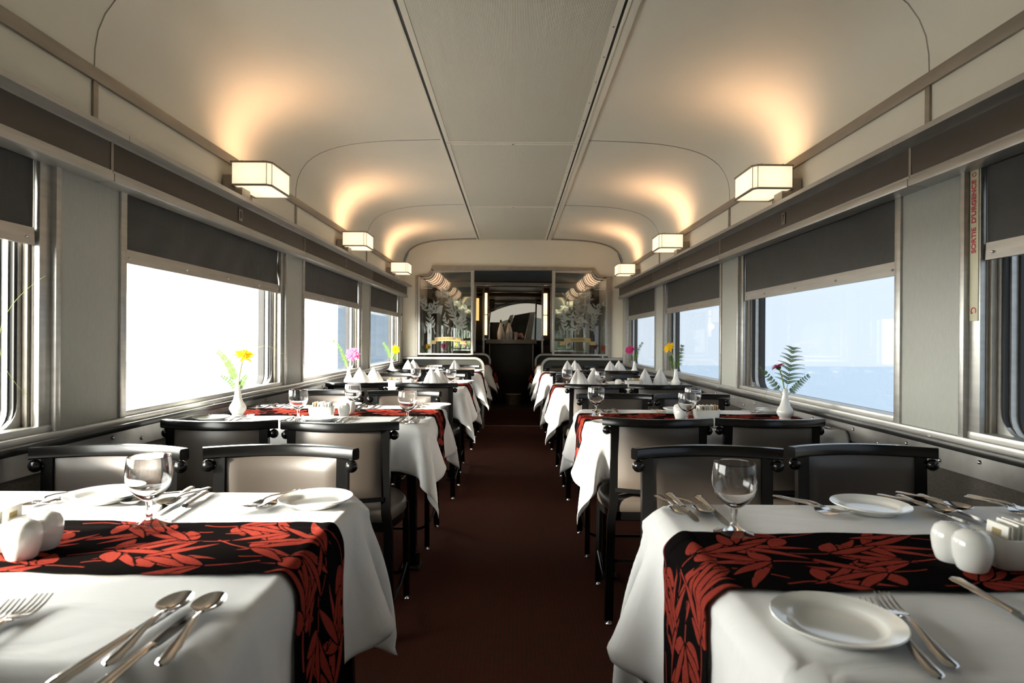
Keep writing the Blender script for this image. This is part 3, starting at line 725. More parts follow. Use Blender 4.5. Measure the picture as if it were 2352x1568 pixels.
for sx in (-1, 1):
    low_wall(sx, D, 0.375, 'nearer one'); low_wall(sx, D2, 0.375, 'farther one')
# second screen: mirrors
ipb = notch_path(2.00, 1.215, 1.02, 1.905, 0.895)
b = MB(); b.prism([(-1.45, 0.88), (-1.45, 2.1), (1.45, 2.1), (1.45, 0.88)] + ipb[::-1], 'y', D2, D2 + 0.05); struct(b.build('wall_screen_rear', M['woodbrown'], smooth=False))
b = MB(); b.sweep([(x, D2 - 0.01, z) for x, z in ipb], fr, up=(0, 1, 0)); struct(b.build('trim_screen', M['alu']))
for sx in (-1, 1):
    e = empty('wall_mirror', (sx * 0.85, D2, 0.9), label='tinted mirror panel behind the %s glass screen' % ('left' if sx < 0 else 'right'), cat='mirror', group='mirrors beyond the glass screens')
    poly = [(-0.62, 0.925), (-1.185, 0.925)] + [p for p in ip2 if p[0] < 0][1:] + [(-0.62, 1.965)]
    poly = [((x if sx < 0 else -x) - sx * 0.85, z - 0.90) for x, z in poly]
    g = MB(); g.prism(poly, 'y', 0.008, 0.02); g.build('mirror_plate', M['mirror'], e, smooth=False)
    g = MB(); g.sweep([(x, -0.004, z) for x, z in poly], [(-0.012, -0.010), (0.012, -0.010), (0.012, 0.010), (-0.012, 0.010)], up=(0, 1, 0), closed=True); g.build('mirror_frame', M['alu'], e)
    g = MB(); g.box(-0.014, 0.014, -0.02, 0.03, 0.0, 1.1, 0.003); o = g.build('screen_post', M['alu'], None); o.location = (sx * 0.475, D2, 0.9); tag(o, 'slim metal post beside the %s of the bar passage' % ('left' if sx < 0 else 'right'), 'post', 'posts of the far screen')
    # ribbed cove lights
    for k in range(2):
        e = empty('cove_light', (sx * 1.12, D + 0.24 + 0.95 * k, 1.90), label='ribbed orange-glowing cove light, %s one above the %s booth' % (('nearer', 'farther')[k], 'left' if sx < 0 else 'right'), cat='ceiling light', group='ribbed cove lights')
        g = MB(); m_ = 40; vs = []; fs = []; ns = 10
        for i in range(m_ + 1):
            y = 0.80 * i / m_; rr_ = 0.125 + 0.010 * abs(math.sin(PI * i / 10))
            for j in range(ns + 1):
                a = R(-100 + 100 * j / ns)
                vs.append((-sx * rr_ * math.cos(a) * 0.9, y, 0.10 + rr_ * math.sin(a)))
        for i in range(m_):
            for j in range(ns):
                a = i * (ns + 1) + j; fs.append((a, a + 1, a + ns + 2, a + ns + 1))
        g.add(vs, fs); g.build('diffuser', M['coveglow'], e)
        for i in range(5):
            g = MB(); g.tube([(-sx * 0.142 * math.cos(R(a)) * 0.9, 0.8 * i / 4, 0.10 + 0.142 * math.sin(R(a))) for a in range(-100, 1, 10)], 0.006, 6); g.build('rib', M['alu_dull'], e)
# threshold strip
b = MB(); b.box(-0.37, 0.37, D + 0.2, D + 0.225, 0.0, 0.004, 0.001); struct(b.build('trim_threshold', M['alu']))

# ------------------------------------------------------------------ bar beyond
YBAR = 10.6
e = empty('bar_counter', (-0.03, YBAR, 0), label='black bar counter with curved metal edge at the end of the passage', cat='counter')
g = MB(); g.box(-0.38, 0.38, 0.0, 0.5, 0.0, 1.04, 0.01); g.build('front_panel', M['dark'], e)
arc = [(-0.44 + 0.88 * i / 16, -0.10 * math.sin(PI * i / 16) - 0.02) for i in range(17)]
g = MB(); g.prism(arc + [(0.44, 0.5), (-0.44, 0.5)], 'z', 1.045, 1.115); g.build('counter_top', M['alu_dull'], e)
g = MB(); g.box(-0.385, -0.37, -0.012, 0.0, 0.02, 1.03); g.box(0.37, 0.385, -0.012, 0.0, 0.02, 1.03); g.build('edge_strip', M['alu_dull'], e)
g = MB(); g.lathe([(0.14, 0), (0.14, 0.17), (0.13, 0.18)], 24, (0.04, -0.02, 0.0)); g.build('pedestal', M['alu_dull'], e)
for sx in (-1, 1):
    e = empty('passage_light', ((-0.49 if sx < 0 else 0.565), 10.62, 1.55), label='tall glowing tube light in two lengths, %s of the bar' % ('left' if sx < 0 else 'right'), cat='wall light', group='tube lights beside the bar')
    g = MB(); g.box(-0.06, 0.06, 0.03, 0.06, -0.42, 0.48, 0.004); g.build('back_plate', M['woodbrown'], e)
    for z0, z1 in ((0.0, 0.37), (-0.36, -0.015)):
        g = MB(); g.lathe([(0.034, z0), (0.034, z1)], 18); g.build('diffuser', M['tubeglow'], e)
        ld = bpy.data.lights.new('tube_glow', 'POINT'); ld.energy = 0.35; ld.color = (1, 0.68, 0.42); ld.shadow_soft_size = 0.05
        lo = bpy.data.objects.new('tube_glow', ld); C.objects.link(lo); lo.parent = e; lo.location = (0, -0.1, (z0 + z1) / 2)
# end of the bar: mirror with its reflections built as shapes, arch and wall glowing
e = empty('bar_mirror', (0.0, 12.2, 1.1), label='wide bar mirror showing a pale arch and a leaning doorway', cat='mirror')
g = MB(); g.box(-0.62, 0.62, 0.04, 0.06, 0.0, 0.95); g.build('mirror_plate', M['mirror'], e, smooth=False)
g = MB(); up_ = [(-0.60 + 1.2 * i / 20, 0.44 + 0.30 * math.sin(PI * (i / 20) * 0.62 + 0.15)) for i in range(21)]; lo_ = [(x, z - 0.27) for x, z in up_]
g.prism(up_ + lo_[::-1], 'y', 0.030, 0.038); g.build('reflected_arch', mat('glowing_arch_reflection', (0.5, 0.46, 0.38), 0.5, emit=((0.8, 0.75, 0.62), 0.25)), e, smooth=False)
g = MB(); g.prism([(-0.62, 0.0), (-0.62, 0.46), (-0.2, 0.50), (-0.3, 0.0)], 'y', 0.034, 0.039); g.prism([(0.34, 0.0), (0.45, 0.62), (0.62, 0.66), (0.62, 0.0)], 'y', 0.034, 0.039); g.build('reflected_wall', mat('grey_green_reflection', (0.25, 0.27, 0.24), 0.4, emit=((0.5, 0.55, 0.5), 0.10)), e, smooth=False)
g = MB(); g.prism([(-0.15, 0.0), (0.02, 0.50), (0.34, 0.56), (0.22, 0.0)], 'y', 0.022, 0.032); d_ = g.build('reflected_door', mat('olive_door_reflection', (0.05, 0.04, 0.025), 0.3), e, smooth=False)
g = MB(); g.prism([(0.0, 0.10), (0.06, 0.32), (0.10, 0.35), (0.24, 0.37), (0.25, 0.34), (0.18, 0.08), (0.16, 0.05), (0.02, 0.06)], 'y', 0.016, 0.0219); g.build('reflected_door_window', mat('door_glass_reflection', (0.02, 0.025, 0.02), 0.15), d_, smooth=False)
for pts in ([(-0.3, 0.0), (-0.06, 0.50), (0.01, 0.51), (-0.16, 0.0)], [(0.23, 0.0), (0.34, 0.56), (0.44, 0.57), (0.36, 0.0)]):
    g = MB(); g.prism(pts, 'y', 0.020, 0.031); g.build('reflected_jamb', M['alu'], e, smooth=False)
g = MB(); g.tube([(-0.60 + 1.2 * i / 20, 0.01, 0.50 + 0.30 * math.sin(PI * (i / 20) * 0.62 + 0.15)) for i in range(21)], 0.014, 6); g.tube([(-0.52, 0.0, 0), (-0.44, 0, 0.78)], 0.015, 6); g.tube([(0.44, 0.0, 0), (0.46, 0, 0.84)], 0.018, 6)
g.build('frame_bars', M['alu_dull'], e)
g = MB(); g.box(-0.9, 0.9, -0.1, 0.1, -0.1, -0.0); g.build('ledge', M['dark'], e)
for sx in (-1, 1):
    b = MB(); b.box(sx * 0.62, sx * 0.95, 12.1, 12.2, 0, 2.06); struct(b.build('wall_bar', M['woodbrown'], smooth=False))
b = MB(); b.box(-0.7, 0.7, 12.1, 12.2, 1.98, 2.1); struct(b.build('trim_header', M['woodbrown'], smooth=False))
for k, (y, z) in enumerate(((10.2, 1.99), (10.9, 1.95), (11.6, 1.93))):
    b = MB(); b.tube([(-0.75 + 1.5 * i / 14, y - 0.15 * math.sin(PI * i / 14), z) for i in range(15)], 0.012, 6); struct(b.build('trim_cove', M['alu_dull']))
b = MB(); b.box(-0.83, -0.62, 10.9, 10.96, 1.45, 1.85); o = b.build('glowing_cabinet', M['yellow_glow'], None, smooth=False); tag(o, 'self-glowing yellow cabinet seen through the passage left of the bar', 'cabinet')
# things on the bar
def wrapped_bottle(x, y, lab):
    e = empty('wrapped_bottle', (x, y, 1.115), label=lab, cat='bottle', group='napkin-wrapped bottles on the bar')
    g = MB(); g.lathe([(0.055, 0), (0.062, 0.05), (0.062, 0.12), (0.045, 0.19), (0.022, 0.27), (0.018, 0.29)], 14); g.build('napkin_wrap', M['china'], e)
    g = MB(); g.lathe([(0.014, 0.28), (0.016, 0.34), (0.012, 0.345)], 10); g.build('bottle_neck', M['ink'], e)
wrapped_bottle(-0.22, 10.75, 'white-wrapped bottle with black neck on the bar, left one')
wrapped_bottle(-0.07, 10.75, 'white-wrapped bottle with black neck on the bar, right one')
for k, x in enumerate((-0.155, -0.03, 0.045)):
    g = MB(); g.lathe([(0.026, 0), (0.032, 0.13), (0.029, 0.13), (0.024, 0.005), (0.0001, 0.004)], 12); o = g.build('tumbler', M['alu'], None, loc=(x, 10.66, 1.115)); tag(o, 'metal tumbler on the bar, %s of three' % ('leftmost', 'middle', 'rightmost')[k], 'tumbler', 'metal tumblers on the bar')
g = MB(); g.box(-0.42, -0.24, 10.9, 11.02, 1.115, 1.42, 0.004); tag(g.build('menu_board', M['dark'], None), 'plain black board standing on the bar behind the bottles', 'board')
g = MB()
for i in range(7):
    a = i * 0.9; g.sphere((0.11 + 0.05 * math.cos(a), 10.7 + 0.02 * math.sin(a * 2), 1.16 + 0.045 * abs(math.sin(a * 1.3))), 0.032, 8)
tag(g.build('paper_flower_bunch', M['pink'], None), 'bunch of dusky pink paper flowers on the bar', 'decoration')
for sx in (-1, 1):
    pass

# ------------------------------------------------------------------ outside
b = MB(); b.box(-60, -1.75, -30, 60, -1.4, -1.3); struct(b.build('ground', M['snow'], smooth=False), 'pale snowy ground outside on the left')
b = MB(); b.box(1.75, 60, -30, 60, -1.4, -1.3); struct(b.build('ground', M['haze_ground'], smooth=False), 'haze-toned blue-grey ground outside on the right')
g = MB(); g.box(-4.6, -4.0, 13.9, 40, -0.6, 3.6, 0.25); tag(g.build('parked_rail_car', M['railcar']), 'pale blue rail car standing outside the far left windows', 'rail car')

# the carriage's long axis lies 12 mm to the left of the camera
for o in list(C.objects):
    if o.parent is not None or o.type not in ('MESH', 'EMPTY'): continue
    if o.type == 'MESH' and o.location.length < 1e-6: o.scale.x = 0.991; o.location.x = -0.0125
    else: o.location.x = o.location.x * 0.991 - 0.0125

# ------------------------------------------------------------------ table linen (draped by a small cloth solver)
def drape(A, b0, b1, drop_a, drop_b, seed, h=0.021, steps=230, iters=14):
    top = 0.0
    na = int(round((A + drop_a) / h)) + 1; nb = int(round((b1 - b0 + 2 * drop_b) / h)) + 1
    ha = (A + drop_a) / (na - 1); hb = (b1 - b0 + 2 * drop_b) / (nb - 1)
    rng = np.random.RandomState(seed)
    a = np.linspace(0, A + drop_a, na); bb = np.linspace(b0 - drop_b, b1 + drop_b, nb)
    Pn = np.zeros((na, nb, 3)); Pn[..., 0] = a[:, None]; Pn[..., 1] = bb[None, :]
    # start with the overhang already folded half down
    da = np.clip(a - A, 0, None)[:, None]; dl = np.clip(b0 - bb, 0, None)[None, :]; dh = np.clip(bb - b1, 0, None)[None, :]
    Pn[..., 0] -= da * 0.35; Pn[..., 1] += dl * 0.35; Pn[..., 1] -= dh * 0.35
    Pn[..., 2] = 0.004 - 0.75 * np.maximum(np.maximum(da, dl), dh) - 0.2 * np.minimum(da, np.maximum(dl, dh))
    Pn += rng.normal(0, 0.0006, Pn.shape)
    kx, ky = rng.uniform(14, 20), rng.uniform(0, 6)
    over = np.maximum(np.maximum(da, dl), dh)
    Pn[..., 0] += over * 0.10 * np.sin(kx * bb[None, :] + ky) * (da > 0)
    Pn[..., 1] += over * 0.10 * np.sin(kx * 0.8 * a[:, None] + ky) * ((dl > 0) - 1.0 * (dh > 0))
    W = np.ones((na, nb, 1))
    pin = (a[:, None] < A - 0.05) & (bb[None, :] > b0 + 0.05) & (bb[None, :] < b1 - 0.05)
    W[pin] = 0
    wallside = (a[:, None] < 0.04) & np.ones((1, nb), bool)
    Q = Pn.copy(); fixed = Pn.copy(); fixed[..., 2] = np.where(pin, 0.0035, fixed[..., 2])
    Pn[pin] = fixed[pin]; Q[pin] = fixed[pin]
    cen = np.array([A / 2 - 1.0, (b0 + b1) / 2, -0.25]); hf = np.array([A / 2 + 1.0, (b1 - b0) / 2, 0.25]) - 0.014
    def con(s1, s2, rest, k):
        p, q = Pn[s1], Pn[s2]; wa, wb = W[s1], W[s2]; d = q - p; l = np.sqrt((d * d).sum(-1, keepdims=True)) + 1e-9
        ws = wa + wb; ws = np.where(ws == 0, 1, ws); c = k * (l - rest) / l / ws * d
        Pn[s1] = p + c * wa; Pn[s2] = q - c * wb
    S = slice
    dg = math.hypot(ha, hb)
    cons = []
    for o in (0, 1):
        n1 = (na - 1 - o) // 2 * 2; cons.append(((S(o, o + n1, 2), S(None)), (S(o + 1, o + n1 + 1, 2), S(None)), ha, 1.0))
        n2 = (nb - 1 - o) // 2 * 2; cons.append(((S(None), S(o, o + n2, 2)), (S(None), S(o + 1, o + n2 + 1, 2)), hb, 1.0))
    for o in (0, 1):
        n1 = (na - 1 - o) // 2 * 2
        cons.append(((S(o, o + n1, 2), S(0, nb - 1)), (S(o + 1, o + n1 + 1, 2), S(1, nb)), dg, 0.35))
        cons.append(((S(o, o + n1, 2), S(1, nb)), (S(o + 1, o + n1 + 1, 2), S(0, nb - 1)), dg, 0.35))
    for st_ in (2, 4):
        for o in range(st_):
            cons.append(((S(o, na - st_, 2 * st_ if False else st_ * 2), S(None)), (S(o + st_, na, st_ * 2), S(None)), ha * st_, 0.10))
            cons.append(((S(None), S(o, nb - st_, st_ * 2)), (S(None), S(o + st_, nb, st_ * 2)), hb * st_, 0.10))
            cons.append(((S(o + st_, na - st_, st_ * 2), S(None)), (S(o + 2 * st_, na, st_ * 2), S(None)), ha * st_, 0.10))
            cons.append(((S(None), S(o + st_, nb - st_, st_ * 2)), (S(None), S(o + 2 * st_, nb, st_ * 2)), hb * st_, 0.10))
    g_ = np.array([0, 0, -9.8]) * (1 / 60.0) ** 2
    for stp in range(steps):
        v = (Pn - Q) * 0.965; Q = Pn.copy()
        Pn = Pn + (v + g_) * (W > 0)
        for it in range(iters):
            for s1, s2, rest, k in cons:
                n_ = min(Pn[s1].shape[0], Pn[s2].shape[0]); m_ = min(Pn[s1].shape[1], Pn[s2].shape[1])
                if Pn[s1].shape != Pn[s2].shape:
                    # trim the longer slice
                    def tr(s_, nn, mm):
                        r0, r1 = range(*s_[0].indices(na)), range(*s_[1].indices(nb))
                        r0 = r0[:nn]; r1 = r1[:mm]
                        return (S(r0.start, r0[-1] + 1 if len(r0) else r0.start, r0.step), S(r1.start, r1[-1] + 1 if len(r1) else r1.start, r1.step))
                    if n_ == 0 or m_ == 0: continue
                    s1 = tr(s1, n_, m_); s2 = tr(s2, n_, m_)
                con(s1, s2, rest, k)
            if it % 3 == 2 or it == iters - 1:
                rel = Pn - cen; qd = np.abs(rel) - hf; out = np.maximum(qd, 0); ol = np.sqrt((out ** 2).sum(-1)); ins = np.minimum(qd.max(-1), 0)
                sd = ol + ins - 0.014
                hit = (sd < 0.003) & (W[..., 0] > 0)
                nrm = np.where(ol[..., None] > 1e-6, out / (ol[..., None] + 1e-9), (qd == qd.max(-1, keepdims=True)).astype(float)) * np.sign(rel)
                push = np.where(hit[..., None], nrm * (0.003 - sd)[..., None], 0)
                Pn += push
                Q += np.where(hit[..., None], (Pn - Q) * 0.25, 0)
                Pn[..., 0] = np.maximum(Pn[..., 0], 0.0)
    return Pn, a, bb

def cubic(P3, fa, fb):
    """Catmull-Rom sampling of a grid at fractional indices (arrays)"""
    def w4(t): return np.stack([-.5 * t + t * t - .5 * t ** 3, 1 - 2.5 * t * t + 1.5 * t ** 3, .5 * t + 2 * t * t - 1.5 * t ** 3, -.5 * t * t + .5 * t ** 3], -1)
    na, nb = P3.shape[:2]
    ia = np.clip(np.floor(fa).astype(int), 0, na - 2); ta = fa - ia; ib = np.clip(np.floor(fb).astype(int), 0, nb - 2); tb = fb - ib
    wa, wb = w4(ta), w4(tb); Pp = np.pad(P3, ((1, 1), (1, 1), (0, 0)), mode='edge')
    Pp[0] = 2 * Pp[1] - Pp[2]; Pp[-1] = 2 * Pp[-2] - Pp[-3]; Pp[:, 0] = 2 * Pp[:, 1] - Pp[:, 2]; Pp[:, -1] = 2 * Pp[:, -2] - Pp[:, -3]
    out = 0
    for i in range(4):
        for j in range(4):
            out = out + Pp[ia + i, ib + j] * (wa[..., i] * wb[..., j])[..., None]
    return out
def grid_mesh(G, flip=False):
    na, nb = G.shape[:2]; me = bpy.data.meshes.new('g')
    idx = np.arange(na * nb).reshape(na, nb)
    q = np.stack([idx[:-1, :-1], idx[1:, :-1], idx[1:, 1:], idx[:-1, 1:]], -1).reshape(-1, 4)
    if flip: q = q[:, ::-1]
    me.vertices.add(na * nb); me.vertices.foreach_set('co', G.reshape(-1).astype(np.float32))
    me.loops.add(len(q) * 4); me.polygons.add(len(q))
    me.loops.foreach_set('vertex_index', q.reshape(-1).astype(np.int32)); me.polygons.foreach_set('loop_start', np.arange(0, len(q) * 4, 4, dtype=np.int32))
    me.update(calc_edges=True); me.validate(); me.shade_smooth(); return me

def leaf_field(s, t, seed, L):
    """signed width of the woven leaves at runner coordinates s (along), t (across)"""
    rnd = random.Random(seed); val = np.full(s.shape, -1.0); leaves = []
    def spray(cx, cy, base):
        leaves.append((cx, cy, base + PI + rnd.uniform(-.35, .35), rnd.uniform(0.06, 0.085), 0.0020, 2, rnd.choice((-1, 1))))
        for k, off in enumerate((-1.25, -0.62, -0.24, 0.12, 0.47, 1.15)):
            ang = base + off + rnd.uniform(-0.10, 0.10)
            if k in (0, 5):
                if rnd.random() < 0.65: leaves.append((cx, cy, ang, rnd.uniform(0.050, 0.062), rnd.uniform(0.0125, 0.0155), 1, rnd.choice((-1, 1))))
            else: leaves.append((cx, cy, ang, rnd.uniform(0.095, 0.145), rnd.uniform(0.0070, 0.0095), 0, -1 if off < 0 else 1))
    x = -0.02; row = 0
    while x < L + 0.05:
        for j, cy in enumerate((-0.095, -0.02, 0.06) if row % 2 == 0 else (-0.058, 0.022, 0.105)):
            spray(x + j * 0.045 + rnd.uniform(-0.01, 0.01), cy + rnd.uniform(-0.008, 0.008), (0 if (j + row) % 2 else PI) + rnd.uniform(-0.35, 0.35))
        x += 0.114; row += 1
    stems = [q for q in leaves if q[5] == 2]; rest = [q for q in leaves if q[5] != 2]; rnd.shuffle(rest)
    for cx, cy, ang, l_, w_, kind, bend in stems + rest:
        sel = (np.abs(s - cx) < l_ + 0.01) & (np.abs(t - cy) < l_ + 0.01)
        if not sel.any(): continue
        dx, dy = s[sel] - cx, t[sel] - cy; ca, sa = math.cos(ang), math.sin(ang)
        u_, v_ = dx * ca + dy * sa, -dx * sa + dy * ca
        v_ = v_ - bend * 0.16 * u_ * u_ / l_
        q = np.clip((u_ - 0.004) / (l_ - 0.004), 0, 1)
        if kind == 2: d = np.minimum(w_ - np.abs(v_), np.minimum(u_, l_ - u_))
        else:
            wd = w_ * np.sin(PI * q ** (0.8 if kind == 0 else 0.75)) ** (0.9 if kind == 0 else 0.7)
            d = wd - np.abs(v_)
            out = (q <= 0) | (q >= 1)
            d = np.where(out, -np.hypot(np.maximum(0.004 - u_, u_ - l_), v_), d)
            body = d.copy()
            if kind == 1: d = np.minimum(d, np.maximum(np.abs(np.abs(v_) - wd * 0.55) - 0.0006, (q > 0.85) * 0.003))
            else: d = np.minimum(d, np.maximum(np.abs(v_ - wd * 0.30) - 0.0005, ((q > 0.8) | (q < 0.12)) * 0.003))
            # a dark gap all round, so that leaves stay apart
            val[sel] = np.minimum(val[sel], np.where(body > -0.0034, -(body + 0.0034), 1.0))
        val[sel] = np.maximum(val[sel], d)
    return val

def table(sx, k, xe, b0, b1, rc, drop_a, drop_b, seed, res, cloth_lab, run_lab, tab_lab, run_extra=0.0):
    XE = 1.378 if sx < 0 else 1.355
    A = XE - xe
    G, a, bb = drape(A, b0, b1, drop_a, drop_b, seed, h=[0.021, 0.023, 0.028, 0.030, 0.034][k], steps=[200, 170, 140, 120, 110][k])
    ha, hb = a[1] - a[0], bb[1] - bb[0]
    # cloth
    fa = np.linspace(0, len(a) - 1, (len(a) - 1) * 2 + 1); fb = np.linspace(0, len(bb) - 1, (len(bb) - 1) * 2 + 1)
    FA, FB = np.meshgrid(fa, fb, indexing='ij'); Cg = cubic(G, FA, FB)
    def world(Gl): Wd = Gl.copy(); Wd[..., 0] = sx * (XE - Gl[..., 0]); Wd[..., 2] = Gl[..., 2] + ZT - 0.003; return Wd
    me = grid_mesh(world(Cg), flip=(sx > 0))
    o = link('tablecloth', me, M['cloth'], smooth=False); tag(o, cloth_lab, 'tablecloth', 'white tablecloths')
    sm = o.modifiers.new('thickness', 'SOLIDIFY'); sm.thickness = 0.0012; sm.offset = -1
    # runner lies on the cloth
    s = np.arange(0.03, a[-1] + run_extra - 0.004, res); t = np.arange(-0.128, 0.1281, res)
    Sg, Tg = np.meshgrid(s, t, indexing='ij')
    rng = random.Random(seed); ph = [rng.uniform(0, 6) for _ in range(6)]
    wob = lambda S_, j: 0.003 * np.sin(S_ * 13 + ph[j]) + 0.002 * np.sin(S_ * 29 + ph[j + 1]) + 0.001 * np.sin(S_ * 71 + ph[j])
    fr_ = (Tg + 0.128) / 0.256
    Tw = Tg + rc + wob(Sg, 0) * (1 - fr_) + wob(Sg, 2) * fr_
    FA = np.minimum(Sg, a[-1]) / ha; FB = (Tw - bb[0]) / hb
    Rg = cubic(G, FA, FB)
    ov = np.maximum(Sg - a[-1], 0)[..., None]
    if run_extra > 0:
        i1 = np.searchsorted(s, a[-1] - 0.05); dirv = (Rg[i1 + 8] - Rg[i1]); dirv = dirv / np.linalg.norm(dirv, axis=-1, keepdims=True)
        Rg = Rg + ov * dirv[None]
    da = np.gradient(Rg, axis=0); db = np.gradient(Rg, axis=1); nn = np.cross(da, db); nn /= np.linalg.norm(nn, axis=-1, keepdims=True)
    if nn[5, len(t) // 2, 2] < 0: nn = -nn
    lift = 0.0035 + 0.0010 * (1 + np.sin(Sg * 21 + ph[4] + Tg * 30)) + 0.0012 * (1 + np.sin(Sg * 9 + ph[3])) * (np.abs(Tg) > 0.09)
    Rg = Rg + nn * lift[..., None]
    me = grid_mesh(world(Rg), flip=(sx > 0))
    at_ = me.attributes.new('leaf', 'FLOAT', 'POINT')
    fld = leaf_field(Sg, Tg, seed + 11, a[-1] + 0.2)
    at_.data.foreach_set('value', fld.reshape(-1).astype(np.float32))
    o = link('table_runner', me, M['runner'], smooth=False); tag(o, run_lab, 'table runner', 'red and black table runners')
    sm = o.modifiers.new('thickness', 'SOLIDIFY'); sm.thickness = 0.0012; sm.offset = 0
    # the table itself
    e = empty('dining_table', (sx * (XE - A / 2), (b0 + b1) / 2, 0), label=tab_lab, cat='table', group='dining tables')
    hx, hy = A / 2, (b1 - b0) / 2
    g = MB(); g.box(-hx + 0.002, hx - 0.016, -hy + 0.016, hy - 0.016, ZT - 0.035, ZT - 0.006, 0.008)
    if sx > 0:
        g = MB(); g.box(-hx + 0.045, hx - 0.002, -hy + 0.045, hy - 0.045, ZT - 0.035, ZT - 0.008, 0.008)
    else:
        g = MB(); g.box(-hx + 0.002, hx - 0.045, -hy + 0.045, hy - 0.045, ZT - 0.035, ZT - 0.008, 0.008)
    g.build('tabletop', M['black'], e)
    px = -sx * (hx - 0.13)
    g = MB(); g.box(px - 0.022, px + 0.022, 0.03, 0.074, 0.0, ZT - 0.035, 0.003); g.build('leg', M['black'], e)
    g = MB(); g.box(px - 0.045, px + 0.045, 0.0, 0.104, 0.0, 0.012, 0.002); g.box(px - 0.04, px + 0.04, 0.045, 0.06, 0.012, 0.07, 0.002); g.build('leg_bracket', M['rail'], e)
    g = MB(); g.box(-hx + 0.05, hx - 0.06, -0.02, 0.02, ZT - 0.075, ZT - 0.035, 0.003); g.build('support_beam', M['black'], e)

RANK = ['nearest', 'second', 'third', 'fourth']
SD = {-1: 'left', 1: 'right'}
TB = {  # (side, index): xe, b0, b1, runner centre
    (-1, 0): (0.335, 0.665, 1.435, 1.045), (1, 0): (0.290, 0.62, 1.365, 1.0),
    (-1, 1): (0.36, 2.53, 3.31, 2.95), (1, 1): (0.315, 2.46, 3.19, 2.83),
    (-1, 2): (0.35, 4.42, 5.16, 4.79), (1, 2): (0.31, 4.36, 5.10, 4.73),
    (-1, 3): (0.35, 6.28, 7.02, 6.65), (1, 3): (0.31, 6.24, 6.98, 6.60)}
for (sx, k), (xe, b0, b1, rc) in TB.items():
    who = '%s %s-hand table' % (RANK[k], SD[sx])
    dr = {(-1, 0): (0.26, 0.18), (1, 0): (0.27, 0.25), (-1, 1): (0.22, 0.165), (1, 1): (0.22, 0.165)}.get((sx, k), (0.24, 0.18))
    table(sx, k, xe, b0, b1, rc, dr[0], dr[1], 3 + k * 5 + (0 if sx < 0 else 100), [0.0024, 0.004, 0.006, 0.007][k],
          'white linen tablecloth draped over the ' + who, 'red leaf-patterned black runner across the ' + who, 'black pedestal dining table under the cloth, ' + who, 0.04 if k == 0 else 0.0)
for sx in (-1, 1):
    table(sx, 4, 0.33, 8.34, 9.04, 8.69, 0.26, 0.20, 61 + sx, 0.008, 'white tablecloth on the %s table beyond the glass screens' % SD[sx], 'red and black runner on the %s table beyond the glass screens' % SD[sx], 'black dining table beyond the glass screen, %s of the passage' % SD[sx])

